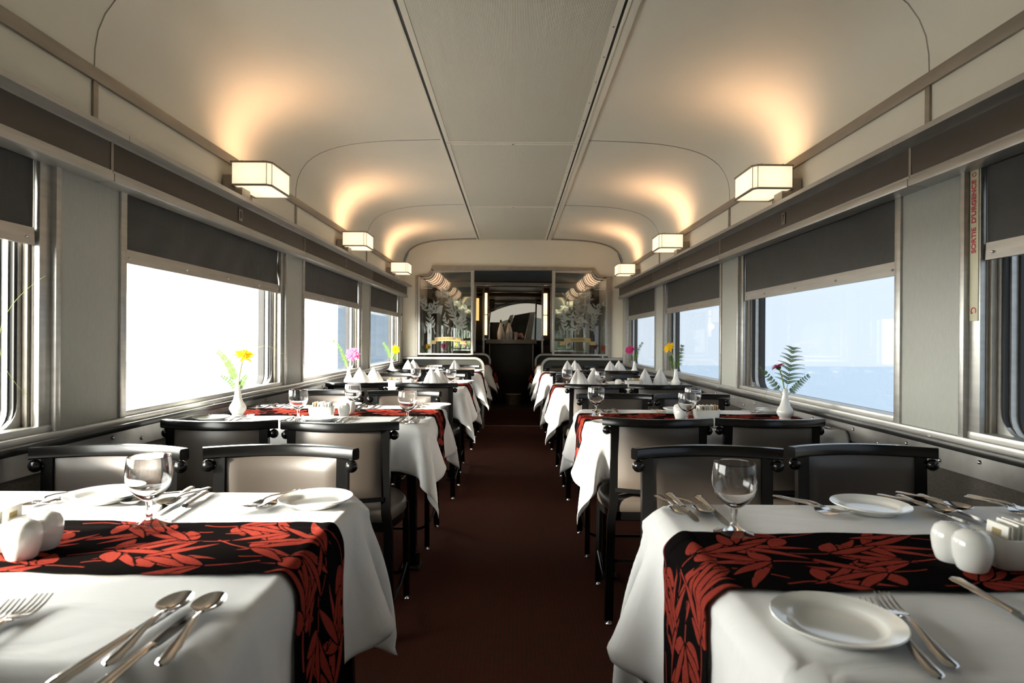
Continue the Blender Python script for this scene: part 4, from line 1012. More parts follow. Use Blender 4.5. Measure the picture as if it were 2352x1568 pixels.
# ------------------------------------------------------------------ chairs
def make_chair():
    e = empty('dining_chair')
    arc = lambda x: -0.235 + 1.35 * x * x          # plan curve of the back (sitter faces +y)
    N = 16
    # top rail
    xs = [-0.213 + 0.426 * i / N for i in range(N + 1)]
    sec = [(-0.014, -0.012), (-0.010, -0.016), (0.010, -0.016), (0.014, -0.012), (0.014, 0.010), (0.010, 0.016), (-0.010, 0.016), (-0.014, 0.010)]
    g = MB(); g.sweep([(x, arc(x), 0.789) for x in xs], sec); g.build('top_rail', M['black'], e)
    for s_ in (-1, 1):
        xx = s_ * 0.172; y = arc(xx)
        # stile and rear leg in one post
        pts = [(xx, y, 0.775), (xx, y + 0.004, 0.62), (xx, y + 0.01, 0.47), (xx * 1.06, y + 0.008, 0.40), (xx * 1.12, y - 0.015, 0.016)]
        g = MB(); g.sweep(pts, [(-0.011, -0.016), (0.011, -0.016), (0.011, 0.016), (-0.011, 0.016)], up=(1, 0, 0)); l_ = g.build('rear_leg', M['black'], e)
        g = MB(); g.lathe([(0.014, 0.0), (0.015, 0.004), (0.012, 0.008), (0.009, 0.018)], 12, (xx * 1.12, y - 0.015, 0)); g.build('foot_glide', M['chrome'], l_)
        g = MB(); g.sphere((s_ * 0.2, arc(0.2) + 0.002, 0.754), 0.0175, 16); g.tube([(xx, y, 0.752), (s_ * 0.19, arc(0.19), 0.753)], 0.007, 8); g.build('ball_finial', M['black'], e)
        g = MB(); fx, fy = s_ * 0.188, 0.175; g.tube([(fx * 0.98, fy - 0.01, 0.42), (fx, fy, 0.016)], 0.0145, 6); l_ = g.build('front_leg', M['black'], e)
        g = MB(); g.lathe([(0.014, 0.0), (0.015, 0.004), (0.012, 0.008), (0.009, 0.018)], 12, (fx, fy, 0)); g.build('foot_glide', M['chrome'], l_)
        g = MB(); g.tube([(fx, fy - 0.005, 0.16), (fx * 0.98, fy - 0.12, 0.115), (fx * 0.98, -0.08, 0.105), (xx * 1.1, y - 0.005, 0.125)], 0.0075, 7); g.build('side_stretcher', M['black'], e)
    g = MB(); g.tube([(-0.188, 0.17, 0.125), (-0.15, 0.175, 0.11), (0.15, 0.175, 0.11), (0.188, 0.17, 0.125)], 0.0075, 7); g.build('front_stretcher', M['black'], e)
    # lower back rail
    xs = [-0.165 + 0.33 * i / 12 for i in range(13)]
    g = MB(); g.sweep([(x, arc(x) + 0.006, 0.522) for x in xs], [(-0.009, -0.008), (0.009, -0.008), (0.009, 0.008), (-0.009, 0.008)]); g.build('lower_rail', M['black'], e)
    # padded back
    nx, nz = 16, 12; vs = []; fs = []
    for face in (1, -1):
        for i in range(nx + 1):
            for j in range(nz + 1):
                u_ = -1 + 2 * i / nx; v_ = -1 + 2 * j / nz; x = 0.159 * u_; z = 0.652 + 0.121 * v_
                pu = (1 - abs(u_) ** 5) * (1 - abs(v_) ** 5)
                vs.append((x, arc(x) + 0.004 + face * (0.006 + (0.017 if face > 0 else 0.008) * pu ** 0.5), z))
    S_ = (nx + 1) * (nz + 1)
    for i in range(nx):
        for j in range(nz):
            a = i * (nz + 1) + j; fs.append((a, a + 1, a + nz + 2, a + nz + 1)); fs.append((S_ + a, S_ + a + nz + 1, S_ + a + nz + 2, S_ + a + 1))
    bd = [i * (nz + 1) for i in range(nx + 1)] + [nx * (nz + 1) + j for j in range(1, nz + 1)] + [i * (nz + 1) + nz for i in range(nx - 1, -1, -1)] + [j for j in range(nz - 1, 0, -1)]
    for i in range(len(bd)):
        p, q = bd[i], bd[(i + 1) % len(bd)]; fs.append((p, q, S_ + q, S_ + p))
    g = MB(); g.add(vs, fs); g.build('backrest', M['vinyl'], e)
    # seat: straight back, round front
    out = [(-0.185, -0.19), (0.185, -0.19)] + [(0.215 * math.cos(a) * (1.0), -0.02 + 0.235 * math.sin(a)) for a in [R(-12 + 204 * i / 22) for i in range(23)]]
    def lofts(levels, nm, m_):
        n_ = len(out); vs = []; fs = []
        for sc_, z in levels: vs += [(x * sc_, (y + 0.0) * sc_, z) for x, y in out]
        for r_ in range(len(levels) - 1):
            for i in range(n_):
                j = (i + 1) % n_; fs.append((r_ * n_ + i, r_ * n_ + j, (r_ + 1) * n_ + j, (r_ + 1) * n_ + i))
        fs.append(tuple(range(n_))[::-1]); fs.append(tuple((len(levels) - 1) * n_ + i for i in range(n_)))
        g = MB(); g.add(vs, fs); return g.build(nm, m_, e)
    lofts([(0.94, 0.395), (0.97, 0.40), (0.97, 0.432)], 'seat_frame', M['black'])
    lofts([(0.98, 0.432), (1.0, 0.438), (1.005, 0.455), (0.985, 0.472), (0.94, 0.482), (0.8, 0.489), (0.5, 0.493)], 'seat', M['vinyl'])
    return e
chair0 = make_chair()
CH = [  # side, table index, x, y of the rail centre, faces (+1 away from the camera, -1 towards it), place
    (-1, 0, -0.650, 1.755, -1, 'aisle'), (-1, 0, -1.115, 1.735, -1, 'window'), (1, 0, 0.560, 1.79, -1, 'aisle'), (1, 0, 1.02, 1.83, -1, 'window'),
    (-1, 1, -0.640, 2.20, 1, 'aisle'), (-1, 1, -1.095, 2.22, 1, 'window'), (1, 1, 0.575, 2.36, 1, 'aisle'), (1, 1, 1.02, 2.37, 1, 'window'),
    (-1, 1, -0.640, 3.63, -1, 'aisle'), (-1, 1, -1.09, 3.62, -1, 'window'), (1, 1, 0.575, 3.53, -1, 'aisle'), (1, 1, 1.02, 3.54, -1, 'window'),
    (-1, 2, -0.605, 4.22, 1, 'aisle'), (-1, 2, -1.10, 4.22, 1, 'window'), (1, 2, 0.575, 4.20, 1, 'aisle'), (1, 2, 1.03, 4.20, 1, 'window'),
    (-1, 2, -0.635, 5.48, -1, 'aisle'), (-1, 2, -1.10, 5.48, -1, 'window'), (1, 2, 0.585, 5.38, -1, 'aisle'), (1, 2, 1.06, 5.30, -1, 'window'),
    (-1, 3, -0.610, 6.12, 1, 'aisle'), (-1, 3, -1.07, 6.16, 1, 'window'), (1, 3, 0.585, 6.14, 1, 'aisle'), (1, 3, 1.06, 6.14, 1, 'window'),
    (-1, 3, -0.620, 7.34, -1, 'aisle'), (-1, 3, -1.06, 7.34, -1, 'window'), (1, 3, 0.580, 7.32, -1, 'aisle'), (1, 3, 1.05, 7.32, -1, 'window')]
random.seed(11)
for i, (sx, k, x, yr, fc, pl) in enumerate(CH):
    lab = 'taupe-backed black chair %s the %s %s table, on its %s side' % ('before' if fc > 0 else 'behind', RANK[k], SD[sx], pl)
    y = yr + 0.235 * fc; rz = (0 if fc > 0 else PI) + R(random.uniform(-1.5, 1.5))
    if i == 0: chair0.location = (x, y, 0); chair0.rotation_euler = (0, 0, rz); tag(chair0, lab, 'chair', 'dining chairs at the tables')
    else: dup(chair0, (x, y, 0), rz, lab)

# ------------------------------------------------------------------ tableware prototypes
ZC = ZT + 0.0032      # top of the cloth
def strip_mesh(sts, nsec=10):
    """stations (x, halfwidth, z, thickness): a flat rounded bar along +x"""
    g = MB(); vs = []; fs = []
    for x, w_, z, t in sts:
        for q in range(nsec):
            a = 2 * PI * q / nsec; vs.append((x, w_ * math.cos(a), z + t * 0.5 * math.sin(a)))
    m_ = len(sts)
    for i in range(m_ - 1):
        for q in range(nsec):
            l = (q + 1) % nsec; fs.append((i * nsec + q, i * nsec + l, (i + 1) * nsec + l, (i + 1) * nsec + q))
    fs.append(tuple(range(nsec))[::-1]); fs.append(tuple((m_ - 1) * nsec + q for q in range(nsec)))
    g.add(vs, fs); return g
HANDLE = [(0.0, 0.002, 0.003, 0.003), (0.004, 0.0075, 0.0035, 0.0045), (0.012, 0.0098, 0.004, 0.005), (0.024, 0.0078, 0.0045, 0.005), (0.034, 0.0088, 0.005, 0.005), (0.048, 0.0066, 0.006, 0.005), (0.07, 0.0046, 0.0085, 0.0046), (0.09, 0.0034, 0.0105, 0.0044), (0.108, 0.0032, 0.010, 0.0044)]
def make_fork():
    e = empty('fork')
    g = strip_mesh(HANDLE + [(0.118, 0.005, 0.007, 0.0035)]); g.build('handle', M['steel'], e)
    g = MB(); hs = [(0.116, 0.004, 0.0075), (0.122, 0.009, 0.005), (0.130, 0.0118, 0.0035), (0.140, 0.0122, 0.0032)]
    vs = [(x, s_ * w_, z + t) for x, w_, z in hs for t in (0, 0.002) for s_ in (-1, 1)]
    fs = []
    for i in range(3):
        a = i * 4; fs += [(a, a + 1, a + 5, a + 4), (a + 2, a + 6, a + 7, a + 3), (a, a + 4, a + 6, a + 2), (a + 1, a + 3, a + 7, a + 5)]
    fs += [(0, 2, 3, 1), (12, 13, 15, 14)]
    g.add(vs, fs)
    for j in range(4):
        y = -0.0102 + 0.0068 * j; g.tube([(0.139, y, 0.0042), (0.150, y, 0.0042), (0.165, y, 0.0065), (0.183, y * 0.96, 0.0125)], [0.0017, 0.0016, 0.0013, 0.0007], 6)
    g.build('tines', M['steel'], e); return e
def make_spoon():
    e = empty('spoon')
    strip_mesh(HANDLE + [(0.120, 0.0034, 0.0075, 0.004)]).build('handle', M['steel'], e)
    g = MB(); nr, na_ = 7, 24; vs = []; fs = []
    for lay, dz in ((0, 0), (1, -0.0012)):
        for r_ in range(nr + 1):
            for q in range(na_):
                a = 2 * PI * q / na_; rr_ = r_ / nr; x = 0.146 + 0.030 * rr_ * math.cos(a) * (1 if math.cos(a) < 0 else 0.98)
                w_ = 0.0205 * (1 - 0.10 * math.cos(a)); y = w_ * rr_ * math.sin(a)
                vs.append((x, y, 0.0022 + 0.0085 * rr_ ** 2.2 + dz * (1 if r_ < nr else 0.3)))
    L_ = (nr + 1) * na_
    for lay in (0, 1):
        for r_ in range(nr):
            for q in range(na_):
                l = (q + 1) % na_; a = lay * L_ + r_ * na_
                fs.append((a + q, a + l, a + na_ + l, a + na_ + q) if lay == 0 else (a + q, a + na_ + q, a + na_ + l, a + l))
    for q in range(na_): l = (q + 1) % na_; fs.append((nr * na_ + q, nr * na_ + l, L_ + nr * na_ + l, L_ + nr * na_ + q))
    g.add(vs, fs); g.build('bowl', M['steel'], e); return e
def make_knife():
    e = empty('knife')
    strip_mesh([(0.0, 0.003, 0.005, 0.004), (0.004, 0.0085, 0.0055, 0.008), (0.014, 0.0105, 0.006, 0.0095), (0.026, 0.0082, 0.006, 0.009), (0.036, 0.0092, 0.006, 0.009), (0.055, 0.0075, 0.006, 0.008), (0.09, 0.0058, 0.006, 0.0075), (0.112, 0.0056, 0.006, 0.007), (0.118, 0.0068, 0.006, 0.0065)]).build('handle', M['steel'], e)
    out = [(0.116, 0.006), (0.128, 0.0072), (0.16, 0.0078), (0.195, 0.0074), (0.212, 0.0045), (0.219, -0.001), (0.214, -0.0065), (0.19, -0.0082), (0.14, -0.0078), (0.124, -0.0065), (0.116, -0.005)]
    g = MB(); g.prism(out, 'z', 0.003, 0.0048); g.build('blade', M['steel'], e, smooth=False); return e
def make_plate():
    g = MB(); g.lathe([(0.0001, 0.004), (0.044, 0.004), (0.050, 0.0055), (0.055, 0.009), (0.058, 0.0118), (0.068, 0.0135), (0.0742, 0.0158), (0.0765, 0.0165), (0.0775, 0.0150), (0.075, 0.0128), (0.060, 0.0075), (0.052, 0.002), (0.050, 0.0), (0.046, 0.0), (0.045, 0.0015), (0.0001, 0.0015)], 48)
    return g.build('side_plate', M['china'])
def make_glass():
    e = empty('wine_glass')
    out = [(0.0001, 0.0), (0.034, 0.0), (0.037, 0.001), (0.037, 0.0022), (0.030, 0.004), (0.018, 0.008), (0.008, 0.015), (0.0052, 0.024), (0.0048, 0.036), (0.0062, 0.047)]
    g = MB(); g.lathe(out + [(0.006, 0.0475), (0.0001, 0.0475)], 36); 
    bowl = [(0.0001, 0.0465), (0.0062, 0.0470), (0.014, 0.052), (0.026, 0.062), (0.035, 0.074), (0.0395, 0.088), (0.0405, 0.100), (0.0395, 0.116), (0.0372, 0.131), (0.0368, 0.1323), (0.0360, 0.131), (0.0380, 0.116), (0.0389, 0.100), (0.0378, 0.088), (0.0332, 0.075), (0.024, 0.0645), (0.012, 0.056), (0.0001, 0.0535)]
    g.build('stem', M['glass'], e)
    g = MB(); g.lathe(bowl, 36); g.build('bowl', M['glass'], e); return e
def make_shaker():
    e = empty('salt_shaker')
    g = MB(); g.lathe([(0.018, 0.0), (0.021, 0.003), (0.0255, 0.018), (0.0275, 0.034), (0.0265, 0.046), (0.022, 0.056), (0.013, 0.061), (0.0001, 0.0625)], 28); g.build('body', M['china'], e)
    g = MB()
    for a in range(3): g.lathe([(0.0008, 0.0), (0.0008, 0.0008)], 6, (0.004 * math.cos(a * 2.1), 0.004 * math.sin(a * 2.1), 0.0618))
    g.build('holes', M['ink'], e, smooth=False); return e
def make_caddy():
    # rounded rectangular dish, flared
    g = MB(); n_ = 40; vs = []; fs = []
    def loop(hx, hy, z):
        r_ = []
        for i in range(n_):
            a = 2 * PI * i / n_; c_, s_ = math.cos(a), math.sin(a); p = 0.35
            r_.append((hx * math.copysign(abs(c_) ** p, c_), hy * math.copysign(abs(s_) ** p, s_), z + (0.004 * abs(c_) ** 6 if z > 0.04 else 0)))
        return r_
    for hx, hy, z in ((0.045, 0.024, 0.0), (0.048, 0.027, 0.003), (0.053, 0.031, 0.024), (0.055, 0.033, 0.048), (0.0535, 0.0315, 0.0495), (0.0515, 0.0295, 0.046), (0.049, 0.027, 0.012), (0.044, 0.023, 0.006)): vs += loop(hx, hy, z)
    for r_ in range(7):
        for i in range(n_): j = (i + 1) % n_; fs.append((r_ * n_ + i, r_ * n_ + j, (r_ + 1) * n_ + j, (r_ + 1) * n_ + i))
    fs.append(tuple(range(n_))[::-1]); fs.append(tuple(7 * n_ + i for i in range(n_)))
    g.add(vs, fs); return g.build('sugar_caddy', M['china'])
def make_packet(tan):
    e = empty('sugar_packet')
    g = MB(); g.box(-0.0016, 0.0016, -0.022, 0.022, 0.0, 0.062, 0.0012); g.build('sachet', M['paper_tan'] if tan else M['paper'], e)
    g = MB(); g.box(-0.0022, 0.0022, -0.009, 0.009, 0.044, 0.053); g.build('print', M['gold'], e, smooth=False); return e
def make_vase():
    g = MB(); g.lathe([(0.0001, 0.0), (0.025, 0.0), (0.0258, 0.003), (0.0235, 0.006), (0.030, 0.014), (0.0365, 0.026), (0.0375, 0.034), (0.033, 0.046), (0.023, 0.062), (0.0165, 0.082), (0.0130, 0.105), (0.0118, 0.128), (0.0125, 0.138), (0.0108, 0.138), (0.0098, 0.128), (0.0105, 0.105), (0.012, 0.085), (0.0001, 0.08)], 32)
    return g.build('bud_vase', M['china'])
def make_napkin():
    e = empty('folded_napkin')
    for lay, (dx, hgt, wid, rot) in enumerate(((0.0, 0.145, 0.066, 0.0), (0.028, 0.115, 0.055, 0.35))):
        g = MB(); ns, nz = 20, 12; vs = []; fs = []
        for j in range(nz + 1):
            z = hgt * j / nz; w_ = wid * (1 - (j / nz) ** 1.7)
            for i in range(ns + 1):
                a = -2.1 + 4.2 * i / ns; crease = 1 - 0.35 * math.exp(-(a / 0.35) ** 2)
                x = w_ * math.sin(a * 0.75); y = -w_ * 0.62 * math.cos(a * 0.75) * crease
                vs.append((dx + x * math.cos(rot) - y * math.sin(rot), x * math.sin(rot) + y * math.cos(rot) + lay * 0.012, z))
        for j in range(nz):
            for i in range(ns):
                a = j * (ns + 1) + i; fs.append((a, a + 1, a + ns + 2, a + ns + 1))
        g.add(vs, fs); o = g.build('fold', M['cloth'], e); sm = o.modifiers.new('thickness', 'SOLIDIFY'); sm.thickness = 0.0025
    return e

PROTO = {'fork': make_fork(), 'spoon': make_spoon(), 'knife': make_knife(), 'plate': make_plate(), 'glass': make_glass(), 'shaker': make_shaker(), 'caddy': make_caddy(), 'packet': make_packet(False), 'packet_tan': make_packet(True), 'vase': make_vase(), 'napkin': make_napkin()}
CAT = {'fork': 'fork', 'spoon': 'spoon', 'knife': 'knife', 'plate': 'plate', 'glass': 'glass', 'shaker': 'shaker', 'caddy': 'sugar caddy', 'packet': 'sugar packet', 'packet_tan': 'sugar packet', 'vase': 'vase', 'napkin': 'napkin'}
USED = set()
def put(kind, loc, rz, label, group):
    pr = PROTO[kind]
    if kind not in USED:
        USED.add(kind); pr.location = loc; pr.rotation_euler = (0, 0, rz); tag(pr, label, CAT[kind], group); return pr
    o = dup(pr, loc, rz, label, group); o['category'] = CAT[kind]; return o
TN = lambda sx, k: '%s %s table' % (RANK[k], SD[sx])
LEN = {'fork': 0.183, 'spoon': 0.176, 'knife': 0.219}
def cut(kind, head, end, desc, sx, k, z=ZC, zoff=0.0):
    """cutlery from its head pixel and its handle-end pixel"""
    a = at(head[0], head[1], z); c = at(end[0], end[1], z); d = (a - c); rz = math.atan2(d.y, d.x)
    st = a - d.normalized() * LEN[kind]
    put(kind, (st.x, st.y, z + zoff), rz, 'polished steel %s on the %s, %s' % (kind, TN(sx, k), desc), 'cutlery on the ' + TN(sx, k))
def onr(v_): return ZC + 0.006      # on a runner

# nearest left table
cut('knife', (434, 1379), (185, 1542), 'leftmost of the four front pieces', -1, 0)
cut('spoon', (430, 1383), (264, 1529), 'second from left in the front four', -1, 0, zoff=0.006)
cut('knife', (462, 1402), (291, 1539), 'third from left in the front four', -1, 0)
cut('spoon', (500, 1380), (357, 1555), 'rightmost of the four front pieces', -1, 0, zoff=0.003)
cut('fork', (104, 1384), (-75, 1500), 'right one of the front fork pair', -1, 0)
cut('fork', (40, 1397), (-135, 1512), 'left one of the front fork pair', -1, 0)
cut('fork', (24, 1172), (152, 1139), 'left one behind the salt shakers', -1, 0)
cut('fork', (84, 1167), (175, 1139), 'half hidden by the left plate', -1, 0)
cut('spoon', (274, 1164), (401, 1139), 'just right of the left plate', -1, 0)
cut('knife', (347, 1185), (420, 1138), 'behind the wine glass stem', -1, 0)
cut('spoon', (363, 1172), (459, 1134), 'between the two knives behind the glass', -1, 0, zoff=0.003)
cut('knife', (373, 1199), (474, 1134), 'right of the wine glass stem', -1, 0)
cut('fork', (549, 1175), (632, 1146), 'left of the pair beside the right plate', -1, 0)
cut('fork', (592, 1177), (655, 1146), 'touching the right plate', -1, 0)
def disc(u, v, lab, sx, k, z=ZC): 
    p = at(u, v, z); put('plate', (p.x, p.y, z), 0, lab, 'white side plates')
disc(241, 1147, 'white side plate on the nearest left table, toward the window', -1, 0)
disc(726, 1157, 'white side plate on the nearest left table, at its far aisle corner', -1, 0)
def goblet(u, v, lab, z=ZC):
    p = at(u, v, z); put('glass', (p.x, p.y, z), random.uniform(0, 3), lab, 'stemmed wine glasses')
goblet(342, 1207, 'empty stemmed glass on the nearest left table')
def shakers(l, sx, k, z):
    for (u, v, ds) in l:
        p = at(u, v, z); put('shaker', (p.x, p.y, z), 0, 'white china shaker on the %s, %s' % (TN(sx, k), ds), 'white china shakers')
shakers([(51, 1281, 'nearer of the two'), (101, 1258, 'farther of the two')], -1, 0, ZC + 0.004)
def caddy(u, v, rz, sx, k, n=11, z=ZC + 0.004):
    p = at(u, v, z); put('caddy', (p.x, p.y, z), rz, 'white china sugar caddy holding packets on the ' + TN(sx, k), 'sugar caddies')
    rnd = random.Random(int(u))
    for i in range(n):
        x = -0.040 + 0.080 * i / (n - 1); c_, s_ = math.cos(rz), math.sin(rz); y = rnd.uniform(-0.004, 0.004)
        o = put('packet_tan' if (i > n - 4) == (sx > 0) and (i > n - 4 or i < 3) else 'packet', (p.x + x * c_ - y * s_, p.y + x * s_ + y * c_, z + 0.0075), rz, '', 'sugar packets in the caddy on the ' + TN(sx, k))
        tan_ = o.children[0].data.materials[0] == M['paper_tan']
        o['label'] = ('%s paper sugar packet standing in the caddy of the %s' % ('tan' if tan_ else 'white', TN(sx, k)))
        o.rotation_euler = (0, rnd.uniform(0.02, 0.16), rz)
        o.scale = (1, 1, rnd.uniform(0.94, 1.04))
caddy(-38, 1262, 0.1, -1, 0)
# nearest right table
cut('spoon', (1574, 1191), (1537, 1162), 'leftmost piece at the aisle corner', 1, 0)
cut('knife', (1604, 1203), (1553, 1154), 'second from the aisle corner', 1, 0)
cut('spoon', (1637, 1188), (1581, 1161), 'third piece from the aisle corner', 1, 0)
cut('knife', (1675, 1212), (1614, 1155), 'reaching behind the wine glass foot', 1, 0)
goblet(1686, 1226, 'empty stemmed glass on the nearest right table')
cut('fork', (1932, 1194), (1841, 1162), 'left one beside the back plate', 1, 0)
cut('fork', (1953, 1187), (1866, 1164), 'tucked under the back plate rim', 1, 0)
disc(1999, 1172, 'white side plate at the back of the nearest right table', 1, 0)
cut('spoon', (2196, 1193), (2086, 1163), 'first right of the back plate', 1, 0, zoff=0.006)
cut('knife', (2229, 1209), (2104, 1159), 'second right of the back plate', 1, 0)
cut('spoon', (2236, 1186), (2140, 1160), 'third right of the back plate', 1, 0, zoff=0.006)
cut('knife', (2271, 1207), (2157, 1160), 'fourth right of the back plate', 1, 0)
cut('fork', (2385, 1196), (2292, 1166), 'behind the sugar caddy, left one', 1, 0)
cut('fork', (2410, 1192), (2314, 1165), 'behind the sugar caddy, right one', 1, 0)
disc(1922, 1445, 'large-looking white side plate at the front of the nearest right table', 1, 0)
cut('fork', (1992, 1392), (2143, 1548), 'front pair, one beside the plate', 1, 0)
cut('fork', (2024, 1378), (2208, 1556), 'front pair, one farther from the plate', 1, 0)
cut('knife', (2500, 1510), (2286, 1390), 'cut off at the picture edge', 1, 0)
shakers([(2233, 1308, 'nearer of the two'), (2183, 1286, 'farther of the two')], 1, 0, ZC + 0.004)
caddy(2342, 1298, 0.0, 1, 0)

# generic place settings of the second tables
def setting(sx, k, cx, edge, fc, pl, items):
    """fc +1: the sitter looks away from the camera; forks lie at the sitter's left"""
    z = ZC; who = '%s %s place' % ('front' if fc > 0 else 'back', pl)
    rz = PI / 2 if fc > 0 else -PI / 2
    y = edge + fc * 0.035
    for kind, off, dsc in items:
        x = cx + fc * off
        if kind == 'plate':
            put('plate', (x, edge + fc * 0.105, z), 0, 'white side plate on the %s at the %s' % (TN(sx, k), who), 'white side plates')
        else:
            put(kind, (x, y + fc * random.uniform(0, 0.01), z), rz + random.uniform(-0.06, 0.06), '%s %s on the %s, %s' % (dsc, kind, TN(sx, k), who), 'cutlery on the ' + TN(sx, k))
FULL = [('fork', -0.125, 'outer'), ('fork', -0.095, 'inner'), ('knife', 0.105, 'inner'), ('spoon', 0.14, 'inner'), ('knife', 0.175, 'outer'), ('spoon', 0.21, 'outer'), ('plate', -0.215, '')]
random.seed(21)
for sx in (-1, 1):
    xe, b0, b1, rc = TB[(sx, 1)]
    for pl, cx in (('aisle', sx * 0.62), ('window', sx * 1.09)):
        setting(sx, 1, cx, b1, -1, pl, FULL); setting(sx, 1, cx, b0, 1, pl, FULL)
    for k in (2, 3):
        xe, b0, b1, rc = TB[(sx, k)]
        for pl, cx in (('aisle', sx * 0.62), ('window', sx * 1.09)):
            setting(sx, k, cx, b1, -1, pl, [FULL[0], FULL[2], FULL[5], FULL[6]])
for u, v, l_ in ((685, 966, 'window-side stemmed glass on the second left table'), (810, 943, 'middle stemmed glass on the second left table, beside the shakers'), (936, 970, 'aisle-side stemmed glass on the second left table'),
                 (1369, 954, 'aisle-side stemmed glass on the second right table'), (1578, 972, 'nearer stemmed glass of the close pair on the second right table'), (1591, 953, 'farther stemmed glass of the close pair on the second right table'),
                 (955, 886, 'stemmed glass on the third left table, window side'), (1036, 888, 'stemmed glass on the third left table, aisle side'), (1302, 889, 'stemmed glass on the third right table, aisle side'), (1378, 894, 'stemmed glass on the third right table, middle')):
    goblet(u, v, l_, ZC + 0.005 if v in (966, 970, 954) else ZC)
shakers([(790, 955, 'nearer of the two'), (803, 950, 'farther of the two')], -1, 1, ZC + 0.004)
shakers([(1563, 966, 'nearer of the two'), (1560, 958, 'farther of the two')], 1, 1, ZC + 0.004)
shakers([(945, 889, 'only one in view')], -1, 2, ZC); shakers([(1420, 889, 'only one in view')], 1, 2, ZC)
shakers([(1361, 858, 'only one in view')], 1, 3, ZC)
caddy(739, 958, 0.0, -1, 1, 13); caddy(1622, 966, 0.05, 1, 1, 13)
caddy(907, 888, 0.0, -1, 2, 9); caddy(1452, 889, 0.0, 1, 2, 9); caddy(990, 855, 0.0, -1, 3, 5)
for u, v, sx, k, l_ in ((826, 888, -1, 2, 'window place, left'), (857, 886, -1, 2, 'window place, right'), (990, 888, -1, 2, 'aisle place, left'), (1005, 886, -1, 2, 'aisle place, right'),
                       (937, 858, -1, 3, 'window place, left'), (949, 857, -1, 3, 'window place, right'), (1044, 858, -1, 3, 'aisle place'),
                       (1327, 888, 1, 2, 'aisle place, left'), (1364, 886, 1, 2, 'aisle place, right'), (1481, 889, 1, 2, 'window place, left'), (1516, 888, 1, 2, 'window place, right'),
                       (1303, 859, 1, 3, 'aisle place, left'), (1320, 858, 1, 3, 'aisle place, right'), (1401, 859, 1, 3, 'window place, left'), (1421, 858, 1, 3, 'window place, right')):
    p = at(u, v, ZC); put('napkin', (p.x, p.y, ZC), random.uniform(-0.5, 0.5), 'peaked white napkin standing on the %s, %s' % (TN(sx, k), l_), 'folded white napkins')

# ------------------------------------------------------------------ vases and flowers
def bez(p0, p1, p2, n=10): return [tuple((1 - t) ** 2 * a + 2 * t * (1 - t) * b_ + t * t * c_ for a, b_, c_ in zip(p0, p1, p2)) for t in [i / n for i in range(n + 1)]]
def gerbera(loc, mpet, head, facing, lab, double=False, rad=0.036):
    """head: offset of the bloom from the vase mouth base; facing: direction of the disc"""
    e = empty('gerbera_flower', loc, label=lab, cat='flower', group='single blooms in the bud vases')
    H = Vector(head); g = MB(); g.tube(bez((0, 0, 0.086), (head[0] * 0.15, head[1] * 0.15, head[2] * 0.75), head), 0.0030, 7); g.build('stem', M['stem'], e)
    q = Vector(facing).normalized().to_track_quat('Z', 'Y').to_matrix().to_4x4(); q.translation = H
    pg = MB(); rnd = random.Random(int(abs(loc[0]) * 1000))
    for ring_, (np_, r_, lift_) in enumerate(((20, rad, 0.004), (16, rad * 0.8, 0.010), (12, rad * 0.55, 0.014)) if double else ((18, rad, 0.004), (14, rad * 0.75, 0.010))):
        for i in range(np_):
            a = 2 * PI * (i + rnd.uniform(-.2, .2)) / np_; l_ = r_ * rnd.uniform(0.85, 1.08); w_ = (0.0052 if not double else 0.006) * rad / 0.038
            c_, s_ = math.cos(a), math.sin(a); tilt = rnd.uniform(-0.15, 0.25); vs = []
            for u_, wv in ((0.12, 0.3), (0.4, 0.85), (0.7, 1.0), (0.92, 0.7), (1.0, 0.25)):
                for sd in (-1, 0, 1):
                    x = u_ * l_; y = sd * w_ * wv; z = lift_ + tilt * x + 0.0012 * abs(sd) - 0.15 * x * u_ * 0.6
                    vs.append(q @ Vector((x * c_ - y * s_, x * s_ + y * c_, z)))
            pg.add(vs, [(j * 3 + m_, j * 3 + m_ + 1, j * 3 + m_ + 4, j * 3 + m_ + 3) for j in range(4) for m_ in range(2)])
    pg.build('petals', mpet, e)
    g = MB(); g.add(*(lambda mb: (mb.v, mb.f))((lambda mb: (mb.sphere((0, 0, 0), 0.008, 12, 0.5), mb)[1])(MB())))
    g.v = [tuple(q @ (Vector(v) + Vector((0, 0, 0.008)))) for v in g.v]; g.build('flower_heart', M['fcore'], e)
    g = MB(); g.lathe([(0.003, -0.012), (0.009, -0.006), (0.013, 0.002), (0.0001, 0.003)], 14); g.v = [tuple(q @ Vector(v)) for v in g.v]; g.build('calyx', M['leaf'], e)
